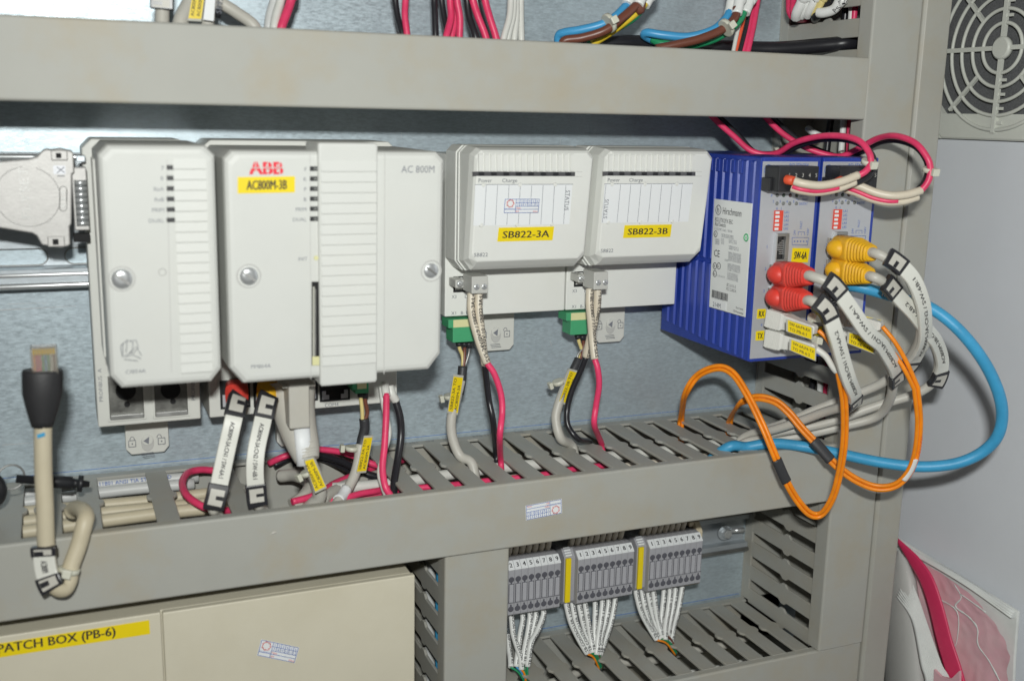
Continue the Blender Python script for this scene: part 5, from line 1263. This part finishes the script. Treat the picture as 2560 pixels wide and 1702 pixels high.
obj('cable', MB().tube(pth, 4.2, 12), 'cable_grey', t)
ytag(t, [at(814, 1215, -95), at(783, 1146, -93), at(762, 1152, -93), at(788, 1228, -95)], ['AC800M-3A', 'AC800M-3B'], -YY+V((-.15, 0, .15)))
tie(t, at(770, 1180, -84), (.4, -.1, -1), 3.6, out=(-1, -.3, 0))
# wires at the right of the controller's foot
wire('white_wire', 'thin white wire dropping from the controller behind the red one', 'wire', [(952, 965, -52), (960, 1020, -56), (972, 1080, -60), (960, 1130, -64), (948, 1180, -70), (958, 1220, -78), (966, 1240, -84), (970, 1255, -86)], 1.7, 'wire_white')
t = thing('supply_wire', 'red wire with white sleeve dropping from the controller into the duct', 'wire', at(965, 970, -56))
obj('red_wire', MB().tube(pw([(966, 984, -60), (966, 1040, -66), (962, 1110, -72), (956, 1170, -78), (962, 1215, -84), (975, 1238, -86), (985, 1255, -88)]), 2.1, 10), 'wire_red', t)
obj('sleeve', MB().tube(pw([(962, 958, -54), (964, 975, -58), (966, 990, -60)]), 2.6, 10), 'wire_white', t)
t = thing('supply_wire', 'black wire with white sleeve dropping from the controller into the duct', 'wire', at(985, 970, -56))
obj('black_wire', MB().tube(pw([(988, 998, -56), (1000, 1040, -58), (1002, 1090, -60), (994, 1150, -66), (986, 1200, -74), (984, 1235, -80), (986, 1250, -84)]), 2.3, 10), 'wire_black', t)
obj('sleeve', MB().tube(pw([(974, 965, -54), (980, 985, -56), (990, 1002, -56)]), 2.7, 10), 'wire_white', t)
# red and black wires lying in the open stretch of the duct
DI = lambda u, v, dz: atz(u, v, MT+dz)
def inw(name, label, pts, r, m_, cat='wire', grp=None): return wire(name, label, cat, None, r, m_, grp, 9, spline(pts, 8))
inw('red_wire', 'red wire arching over the open duct behind the serial plug', [DI(672, 1158, -2), DI(712, 1140, 3), DI(770, 1124, 5), DI(830, 1126, 5), DI(880, 1138, 3), DI(940, 1162, -3), DI(1000, 1170, -9)], 2.1, 'wire_red')
inw('black_wire', 'black wire arching over the open duct below the red one', [DI(684, 1164, -4), DI(740, 1138, 1), DI(800, 1138, 2), DI(860, 1156, 0), DI(905, 1180, -4), DI(990, 1205, -12)], 2.3, 'wire_black')
inw('black_wire', 'second black wire curving inside the open duct stretch', [DI(730, 1160, -6), DI(790, 1144, -3), DI(850, 1164, -5), DI(900, 1190, -8), DI(990, 1212, -15)], 2.1, 'wire_black')
inw('red_wire', 'red wire running up to the right inside the open duct', [DI(730, 1254, -6), DI(790, 1236, -5), DI(840, 1206, -6), DI(900, 1182, -7), DI(950, 1164, -8), DI(1010, 1150, -10)], 2.1, 'wire_red')
inw('red_wire', 'short red wire along the front of the open duct stretch', [DI(850, 1250, -8), DI(900, 1234, -7), DI(945, 1226, -8), DI(1010, 1212, -12)], 2.1, 'wire_red')
inw('red_wire', 'red wire bending in a hook beside the red boot marker', [DI(535, 1176, -1), DI(500, 1174, 2), DI(470, 1182, 3), DI(456, 1206, 3), DI(466, 1236, 2), DI(500, 1262, -1), DI(540, 1275, -4), DI(585, 1276, -8)], 2.2, 'wire_red')
# cables lying in the middle duct
for lab, y, z, x0, x1, r, m_ in (('white printed cable at the back of the middle duct', -9, MT-6.2, -420, 70, 3.6, 'cable_pale'), ('second white cable in the middle duct, ahead of the printed one', -22, MT-6.5, -420, 66, 3.5, 'cable_pale'),
        ('beige cable in the middle duct behind its front edge', -38, MT-7, -420, 78, 3.7, 'cable_beige'), ('beige cable nearest the cover in the middle duct', -66, MT-7.5, -420, 84, 3.8, 'cable_beige'), ('beige cable between the other two beige ones in the middle duct', -52, MT-8, -420, 80, 3.7, 'cable_beige'),
        ('white cable along the right half of the middle duct', -54, MT-7.5, 130, 470, 3.6, 'wire_white'), ('red wire along the right half of the middle duct', -66, MT-10, 120, 330, 2.0, 'wire_red'),
        ('black wire deep in the right half of the middle duct', -88, MT-18, 110, 480, 2.4, 'wire_black'), ('cream cable under the white one in the middle duct', -62, MT-14, 250, 486, 3.2, 'wire_cream'), ('grey cable at the bottom of the middle duct', -52, MT-22, -420, 470, 4.2, 'cable_grey')):
    n = 14; pts = [V((x0+(x1-x0)*i/n, y+math.sin(i*1.3+y)*1.6, z+math.sin(i*.9+y)*.8)) for i in range(n+1)]
    c_ = wire('duct_cable', lab, 'cable', None, r, m_, None, 10, spline(pts, 4))
    if 'printed' in lab and y == -9:
        tm = MB(); text_path(tm, '150C IEC 11801 ANSI TIA STANDARD', shift([V((-6, y, z)), V((150, y, z))], (0, 0, 0)), V((0, -1, 1.0)), 2.4, 3.75, None, 4); obj('lettering', tm, 'ink_blue', c_)
# stubs of cut grey cable with white tail in the open stretch
for lab, pts, r, m_ in (('grey cable with printed blue text curving out of the open duct', [DI(700, 1190, -8), DI(740, 1188, -5), DI(775, 1208, -4), DI(760, 1240, -6), DI(730, 1262, -9)], 4.0, 'cable_grey'),
        ('pale cable crossing the open duct stretch to the right', [DI(800, 1250, -8), DI(860, 1216, -9), DI(920, 1196, -11), DI(1000, 1176, -14)], 4.2, 'cable_grey')):
    wire('duct_cable', lab, 'cable', None, r, m_, None, 10, spline(pts, 8))
t = wire('cable_label', 'small white wrap label on the grey tagged cable at the duct edge', 'label', None, 3.5, 'label_white', None, 10, spline([at(866, 1222, -68.5), at(856, 1238, -73), at(846, 1250, -78)], 6))

# ---- dangling network plug at the far left
LY_ = -110.0
t = thing('network_plug', 'clear network plug with black boot standing up at the far left, blurred', 'plug', at(110, 1480, LY_))
a, b_ = at(79, 925, LY_), at(142, 862, LY_)
pb = obj('plug_body', MB().box(a.x, b_.x, LY_-4, LY_+4, a.z-4, b_.z), 'clear_plug', t, bevel=.8)
for k, m_ in enumerate(('wire_orange', 'wire_red', 'wire_red', 'wire_green', 'wire_blue', 'wire_green', 'wire_white', 'wire_brown')):
    x = a.x+1.6+k*(b_.x-a.x-3.2)/7; obj('core', MB().box(x-.55, x+.55, LY_-2.6, LY_-1.4, a.z-2, a.z+8), m_, pb)
    obj('contact', MB().box(x-.4, x+.4, LY_-4.3, LY_-3.6, a.z+8.3, b_.z-.8), 'gold', pb)
pth = [at(106, v, LY_) for v in (924, 932, 985, 1020, 1050, 1066)]
obj('boot', MB().tube(pth, [5.6, 6.2, 6.2, 5.6, 4.8, 4.4], 16, ry=[8.9, 9.4, 9.2, 7.6, 6.0, 5.0], up=V((0, -1, 0))), 'boot_black', t)
pth = pw([(108, 1050, LY_), (109, 1150, -111), (112, 1260, -112), (116, 1360, -113), (122, 1420, -115), (136, 1462, -118), (158, 1472, -117), (172, 1450, -114), (178, 1415, -112), (196, 1365, -110), (210, 1312, -108), (214, 1290, -104), (205, 1275, -95), (190, 1270, -84), (178, 1280, -80)], 9)
obj('cable', MB().tube(pth, 4.3, 14), 'cable_beige', t)
obj('ink_spot', MB().slab([at(92, 1086, -115.2), at(112, 1080, -115.4), at(113, 1089, -115.4), at(94, 1095, -115.2)], -YY, .3), 'cable_blue', t)
marker(t, sub(pth, near(pth, 116, 1362), near(pth, 140, 1465)), 10.5, 3.0, 'AC800M', up=V((-.3, -1, .2)), off=3.6, hfr=.3, tlen=.5)
tie(t, at(172, 1425, -113), (.3, .1, 1), 4.4)
# ---- key ring with a dark pin
c = at(28, 1192, -60); R_ = 6.6
t = thing('key_ring', 'thin steel key ring hanging at the left edge', 'key ring', c)
obj('ring', MB().torus(c, V((.2, -1, .1)), R_, .55, 36, 6), 'dull_steel', t)
a, b_ = at(40, 1196, -64), at(185, 1207, -64)
tag(obj('dark_pin', MB().lathe([(0, 2.2), (10, 2.4), (10.1, 3.3), (28, 3.5), (28.2, 2.6), (31, 2.4), (31.1, 4.6), (33.5, 4.6), (33.6, 2.0), (37, 1.6)], a, b_-a, 16), 'black_plastic'), 'dark metal locking pin lying across the slotted duct at the left', 'pin')
tag(obj('padlock', MB().sphere(at(-12, 1225, -64), 6.5, 16, 10, (.9, .9, 1.4)), 'black_plastic'), 'dark rounded tag cut off by the left edge', 'tag')

# ---- wires entering the upper duct from above
def tw(label, pp, r, m_, name, grp='wires entering the upper duct'):
    pp = list(pp); u, v, y = pp[-1]; d0 = pp[-2]
    pp.append((u+(u-d0[0])*.35, v+34, y)); u0, v0, y0 = pp[0]
    pp.insert(0, (u0-(pp[1][0]-u0)*.8, v0-60, y0)); return wire(name, label, 'wire', pp, r, m_, grp)
tw('black wire, leftmost of the thin wires above the upper duct', [(988, 0, -40), (994, 40, -42), (1006, 85, -46)], 1.9, 'wire_black', 'black_wire')
tw('red wire beside the leftmost black wire above the upper duct', [(1014, 0, -44), (1013, 40, -46), (1018, 85, -48)], 2.0, 'wire_red', 'red_wire')
tw('black wire standing alone left of the three red wires', [(1086, 0, -44), (1088, 40, -46), (1089, 88, -48)], 2.0, 'wire_black', 'black_wire')
tw('black wire tucked behind the three red wires', [(1104, 0, -36), (1110, 40, -38), (1118, 88, -42)], 2.0, 'wire_black', 'black_wire')
tw('red wire, left of the three bunched red wires', [(1126, 0, -46), (1128, 45, -48), (1116, 90, -52)], 2.1, 'wire_red', 'red_wire')
tw('red wire, middle of the three bunched red wires', [(1136, 0, -40), (1140, 45, -42), (1130, 92, -44)], 2.1, 'wire_red', 'red_wire')
tw('red wire, right of the three bunched red wires', [(1143, 0, -50), (1150, 45, -50), (1148, 92, -50)], 2.1, 'wire_red', 'red_wire')
tw('black wire left of the two red wires that lean right', [(1168, 0, -42), (1174, 45, -44), (1188, 92, -48)], 2.2, 'wire_black', 'black_wire')
tw('red wire between two leaning black wires', [(1182, 0, -46), (1196, 45, -48), (1214, 94, -50)], 2.2, 'wire_red', 'red_wire')
tw('thin black wire behind the leaning red wires', [(1193, 0, -36), (1204, 45, -38), (1218, 94, -42)], 1.8, 'wire_black', 'black_wire')
tw('red wire furthest right of the leaning pair', [(1212, 0, -46), (1224, 45, -48), (1240, 95, -50)], 2.2, 'wire_red', 'red_wire')
for k, (u0, u1) in enumerate(((1276, 1260), (1284, 1270), (1290, 1286), (1301, 1303))):
    tw('white wire, %s from the left in the white bunch above the upper duct' % ORD[k], [(u0, 0, -46+k), (u0-3 if k < 2 else u0, 45, -48+k), (u1, 95, -50+k)], 2.1, 'wire_white', 'white_wire')
tw('red wire at the left end of the upper duct beside two white wires', [(728, 0, -46), (716, 35, -48), (704, 68, -50)], 2.6, 'wire_red', 'red_wire')
tw('pale wire just left of the red wire above the upper duct', [(702, 0, -44), (692, 35, -46), (686, 66, -48)], 2.5, 'wire_white', 'white_wire')
tw('pale grey wire, outer one left of the red wire', [(686, 0, -40), (676, 35, -42), (672, 66, -44)], 2.6, 'cable_pale', 'grey_wire')
# grey cables with labels, top left
t = thing('labelled_cable', 'grey cable with black ended marker above the upper duct, top left', 'cable', at(404, 30, -60))
pth = pw([(406, -90, -56), (406, -20, -58), (405, 40, -60), (404, 80, -62)], 8); obj('cable', MB().tube(pth, 3.6, 12), 'cable_grey', t)
marker(t, cpath([(406, -90, -60), (406, -35, -60), (406, 26, -60)], 8), 10, 3, 'AC800M', off=3.4)
t = thing('labelled_cable', 'grey cable with yellow and white tags above the upper duct, top left', 'cable', at(470, 40, -60))
obj('cable', MB().tube(pw([(490, -60, -50), (478, 0, -52), (455, 45, -56), (445, 85, -58)], 8), 4.2, 12), 'cable_grey', t)
obj('cable', MB().tube(pw([(535, -60, -48), (530, 0, -50), (520, 50, -54), (516, 85, -56)], 8), 3.6, 12), 'cable_grey', t)
ytag(t, [at(503, 49, -62), at(517, -50, -62), at(488, -50, -62), at(471, 47, -62)], ['AC800M-3A TO', 'AC800M-3B'], -YY+V((-.1, 0, .1)))
q = [at(534, 54, -63), at(541, -40, -63), at(518, -40, -63), at(508, 50, -63)]
w_ = obj('wrap_label', MB().slab(q, -YY, .4), 'label_white', t); tm = MB(); text(tm, 'SB822-3B TO', q[0]+V((4, -.5, 4)), q[1]-q[0], q[3]-q[0], 3.0, None, 'l', .1); obj('lettering', tm, 'ink_grey', w_)
tie(t, at(545, 34, -58), (1, 0, -.1), 1.5, 'black_plastic', head=False)
tw('thick grey cable slanting down to the right, top left', [(548, 0, -46), (585, 28, -48), (632, 62, -52)], 3.4, 'cable_grey', 'grey_cable')
# mains bundles with white sleeves
def bundle(label, pts3, sl, tiep, tdir):
    t = thing('mains_bundle', label, 'wire bundle', at(*pts3[0][1][0]), 'blue, brown and green bundles above the upper duct')
    for (m_, pp) in pts3: obj('core', MB().tube(pw(pp, 9), 2.7, 10), m_, t)
    for pp in sl: obj('sleeve', MB().tube(pw(pp, 6), 3.4, 12), 'sleeve_white', t)
    tie(t, at(*tiep), tdir, 5.0)
    return t
bundle('blue, brown and yellow green wire bundle with white sleeves, left one above the duct', (
    ('wire_blue', [(1398, 125, -46), (1396, 92, -48), (1412, 82, -52), (1450, 76, -58), (1500, 64, -64), (1535, 45, -66), (1562, 18, -64), (1580, -10, -62)]),
    ('wire_brown', [(1405, 120, -58), (1412, 102, -60), (1455, 95, -64), (1510, 78, -70), (1550, 50, -72), (1588, 16, -70), (1605, -10, -68)]),
    ('wire_green', [(1470, 112, -50), (1520, 82, -56), (1560, 60, -62), (1590, 38, -64), (1610, 12, -62)]), ('wire_yellow', [(1480, 110, -52), (1530, 78, -60), (1570, 48, -66), (1596, 26, -66), (1612, 8, -64)])),
    ([(1568, 12, -64), (1580, -15, -62), (1590, -50, -60)], [(1595, 14, -70), (1608, -15, -68), (1618, -50, -66)], [(1612, 14, -64), (1628, -15, -62), (1640, -50, -60)]), (1523, 58, -70), (1, 0, .55))
bundle('blue, brown and green wire bundle with white sleeves, right one near the slotted duct', (
    ('wire_blue', [(1640, 105, -44), (1612, 90, -46), (1618, 82, -50), (1660, 88, -56), (1720, 92, -62), (1780, 76, -68), (1812, 50, -68), (1824, 30, -66)]),
    ('wire_brown', [(1640, 122, -64), (1690, 112, -68), (1750, 98, -72), (1806, 74, -74), (1836, 46, -72), (1842, 20, -70)]),
    ('wire_green', [(1630, 98, -46), (1660, 110, -52), (1720, 114, -58), (1790, 96, -62), (1840, 60, -64), (1862, 24, -62)])),
    ([(1822, 40, -66), (1828, 5, -64), (1834, -40, -62)], [(1842, 36, -71), (1848, 0, -69), (1856, -40, -67)], [(1862, 34, -63), (1874, 0, -61), (1884, -40, -59)]), (1816, 70, -76), (1, 0, .75))
for k, (m_, u0, u1, u2, lab) in enumerate((('wire_red', 1884, 1872, 1856, 'red wire, left of the tied pair below the sleeved bundle'), ('wire_red', 1894, 1884, 1868, 'red wire, right of the tied pair below the sleeved bundle'), ('wire_black', 1876, 1864, 1846, 'black wire behind the tied red pair at the upper duct'), ('copper_red', 1872, 1856, 1838, 'orange red wire beside the tied red pair at the upper duct'), ('wire_white', 1870, 1848, 1832, 'thin white wire left of the tied red pair'))):
    tw(lab, [(u0, 0, -40-k), (u1, 60, -44-k), (u2, 130, -48-k)], (2.2 if k < 3 else 1.4), m_, 'red_wire' if k < 2 else 'thin_wire')
# black bundle entering the slotted side duct
wire('black_conduit', 'thick black bundle lying on the upper duct and entering the slotted side duct', 'conduit', [(1440, 118, -34), (1560, 108, -34), (1700, 116, -36), (1850, 122, -40), (1960, 122, -50), (2040, 116, -58), (2090, 112, -64), (2125, 108, 'w', 498), (2160, 106, 'w', 512)], 5.0, 'wire_black')
# sleeved wires entering the side duct at the top right
for k, (m_, pp, r, lab) in enumerate((
    ('wire_red', [(1974, -60, -30), (1974, 0, -32), (1976, 30, -36), (1988, 46, -34), (2020, 50, 'w', 500)], 2.6, 'red wire, left of the pair entering the side duct at the top'),
    ('wire_red', [(1986, -60, -34), (1984, 0, -36), (1984, 30, -40), (1994, 46, -38), (2024, 50, 'w', 500)], 2.4, 'red wire, right of the pair entering the side duct at the top'),
    ('sleeve_white', [(2012, -50, -50), (2006, 0, -48), (1994, 30, -44), (1990, 46, -40)], 3.6, 'wide white sleeved wire at the top of the slotted side duct'),
    ('sleeve_white', [(2022, -50, -52), (2018, 0, -50), (2010, 30, -46), (2004, 45, -42)], 2.2, 'thin white sleeved wire at the top of the slotted side duct'),
    ('sleeve_white', [(2044, -50, -56), (2036, 0, -54), (2024, 28, -50), (2018, 42, -46)], 2.8, 'white sleeved wire with black print at the side duct'),
    ('wire_straw', [(2064, -50, -60), (2056, 0, -58), (2044, 24, -54), (2034, 36, -50)], 2.6, 'cream sleeved wire at the top of the slotted side duct'),
    ('wire_black', [(2090, -50, -66), (2080, 0, -62), (2060, 24, -56), (2040, 42, -50), (2040, 52, 'w', 502)], 3.4, 'black wire curving into the side duct at the top'),
    ('sleeve_white', [(2110, -40, -72), (2098, 4, -70), (2084, 24, -66), (2060, 32, -60), (2046, 32, -56)], 3.4, 'curved white sleeve with printed code at the side duct'))):
    o_ = wire('sleeved_wire', lab, 'wire', pp, r, m_, 'wires entering the side duct')
    if k == 7:
        tm = MB(); text_path(tm, 'PS1B:L-', pw(pp)[2:], FUP, 3.2, r+.1, None, 12, 0, True); obj('lettering', tm, 'ink_black', o_)
    if k == 4:
        tm = MB(); text_path(tm, 'PS1/4', pw(pp)[2:], FUP, 3.0, r+.1, None, 16, 0, True); obj('lettering', tm, 'ink_black', o_)
# wires inside the side duct seen through its slots
for k, (x, y, m_, r) in enumerate(((508, -62, 'wire_red', 2.0), (510, -75, 'wire_red', 2.0), (506, -57, 'sleeve_white', 2.2), (509, -69, 'sleeve_white', 2.0), (512, -40, 'wire_black', 2.4))):
    n = 16; pts = [V((x+math.sin(i+k)*1.5, y+math.sin(i*.8+k*2)*3, -262+500*i/n)) for i in range(n+1)]
    wire('duct_wire', ['red wire inside the side duct, nearer the back', 'red wire inside the side duct, nearer the cover', 'white wire inside the side duct, nearer the back', 'white wire inside the side duct, nearer the cover', 'black wire deepest inside the side duct'][k], 'wire', None, r, m_, None, 8, spline(pts, 3))
wire('duct_wire', 'white sleeve pair showing below the upper duct beside the side duct', 'wire', [(2020, 322, 'w', 494), (2034, 332, 'w', 492), (2050, 340, 'w', 496)], 2.4, 'sleeve_white')
# blue and white cables inside the short vertical duct
wire('blue_cable', 'blue cable inside the short vertical duct, seen through its slots', 'cable', None, 4.2, 'cable_blue', None, 10, spline([V((212, -66, -262)), V((211, -66, -320)), V((212, -65, -380)), V((211, -66, -450)), V((212, -66, -540))], 5))
wire('pale_cable', 'pale cable deep inside the short vertical duct', 'cable', None, 4.0, 'cable_pale', None, 10, spline([V((214, -38, -262)), V((213, -38, -340)), V((214, -38, -430)), V((213, -38, -540))], 5))
for k, (y, z, m_, r) in enumerate(((-30, LT-22, 'cable_grey', 3.2), (-48, LT-30, 'wire_white', 2.6), (-62, LT-26, 'cable_pale', 3.0), (-76, LT-32, 'cable_grey', 3.0))):
    wire('duct_cable', ['grey cable at the back of the bottom duct', 'white wire in the middle of the bottom duct', 'pale cable ahead of the white wire in the bottom duct', 'grey cable nearest the cover in the bottom duct'][k], 'cable', None, r, m_, None, 9, spline([V((248+ (480-248)*i/10, y+math.sin(i*1.9+k)*3.5, z+math.cos(i*1.3+k)*2)) for i in range(11)], 4))

# ---- wires at the terminal blocks
T39 = lambda x, y: (1260+x/3.9, 1300+y/3.9)
TW = {'left': [[(75,970),(88,1100),(120,1210),(160,1330),(172,1455)], [(40,1180),(52,1280),(62,1350),(66,1430)], [(185,960),(160,1100),(140,1250),(118,1425)], [(255,940),(232,1100),(202,1250),(182,1400)], [(312,930),(272,1100),(240,1250),(226,1430)], [(385,920),(325,1080),(262,1200),(228,1425)]],
 'middle': [[(610,830),(650,990),(725,1150),(812,1300)], [(670,830),(702,990),(765,1130),(846,1288)], [(735,840),(770,1000),(818,1150),(858,1300)], [(795,840),(822,1000),(850,1170),(868,1290)], [(890,820),(886,1000),(885,1150),(888,1306)], [(960,810),(940,1000),(918,1150),(902,1310)], [(1020,810),(985,1000),(948,1150),(926,1310)], [(1082,790),(1040,1000),(982,1180),(936,1310)]],
 'right': [[(1295,740),(1340,900),(1420,1050),(1490,1165)], [(1350,720),(1382,870),(1450,1050),(1520,1160)], [(1405,710),(1440,880),(1492,1040),(1536,1150)], [(1462,720),(1486,900),(1520,1060),(1546,1150)], [(1560,700),(1540,900),(1532,1050),(1556,1165)], [(1620,700),(1596,900),(1572,1050),(1572,1165)], [(1672,690),(1640,900),(1610,1050),(1600,1125)], [(1735,670),(1692,900),(1650,1050),(1628,1195)]]}
WORD = {'left': 'TB MONITORING MODBUS-%d', 'middle': 'TB CONTROLLER 1 MODBUS-%d', 'right': 'TB CONTROLLER 2 MODBUS-%d'}
TAIL = ['wire_orange', 'wire_green', 'wire_blue', 'wire_green', 'wire_orange', 'wire_green', 'wire_brown', 'wire_green']
for gn, lst in TW.items():
    for k, pp in enumerate(lst):
        n = len(pp); pts = []
        for i, q in enumerate(pp):
            u, v = T39(*q); f = i/(n-1); pts.append(at(u, v, -40-14*f+((k*37) % 5)*.8))
        t = thing('terminal_wire', 'white sleeved wire below the %s terminal group, %s from the left' % ({'left': 'leftmost', 'middle': 'middle', 'right': 'right-hand'}[gn], ORD[k]), 'wire', pts[0], 'sleeved wires below the terminals')
        pth = spline([pts[0]+V((0, 2, 5))]+pts, 7)
        sl = obj('sleeve', MB().tube(pth, 2.0, 9), 'sleeve_white', t)
        tm = MB(); text_path(tm, WORD[gn] % (k+1), pth[::-1], V((.2, -1, .1)), 2.3, 2.1, None, 1.5, 0, False, .08); obj('lettering', tm, 'ink_black', sl)
        e = pts[-1]; base = {'left': (1318, 1706), 'middle': (1500, 1662), 'right': (1690, 1625)}[gn]
        end = atz(base[0], base[1], LT-6)
        obj('core', MB().tube(spline([e, e.lerp(end, .5)+V((0, 0, 1.5)), end+V((k*.5, k*.3, -4))], 5), .8, 6), TAIL[k], t)
gx_ = {g[0]: g[1] for g in groups}
for gn, nn_ in (('left', range(3, 10)), ('middle', range(1, 10)), ('right', range(1, 9))):
    for n in nn_:
        x = gx_[gn]+(n-1)*TP-1.2; z0 = zt_f+3.5
        t = thing('terminal_wire', 'beige sleeved wire rising from terminal %s of the %s group' % (NUM[n], {'left': 'leftmost', 'middle': 'middle', 'right': 'right-hand'}[gn]), 'wire', (x, -34, z0), 'beige wires above the terminals')
        obj('sleeve', MB().tube(spline([V((x, -34, z0)), V((x-.3, -38, z0+10)), V((x-.5, -40, -262))], 5), 2.15, 9), 'wire_cream', t)
        obj('band', MB().tube([V((x-.2, -36.6, z0+6.4)), V((x-.3, -37.2, z0+7.6))], 2.25, 9), 'ink_grey', t)
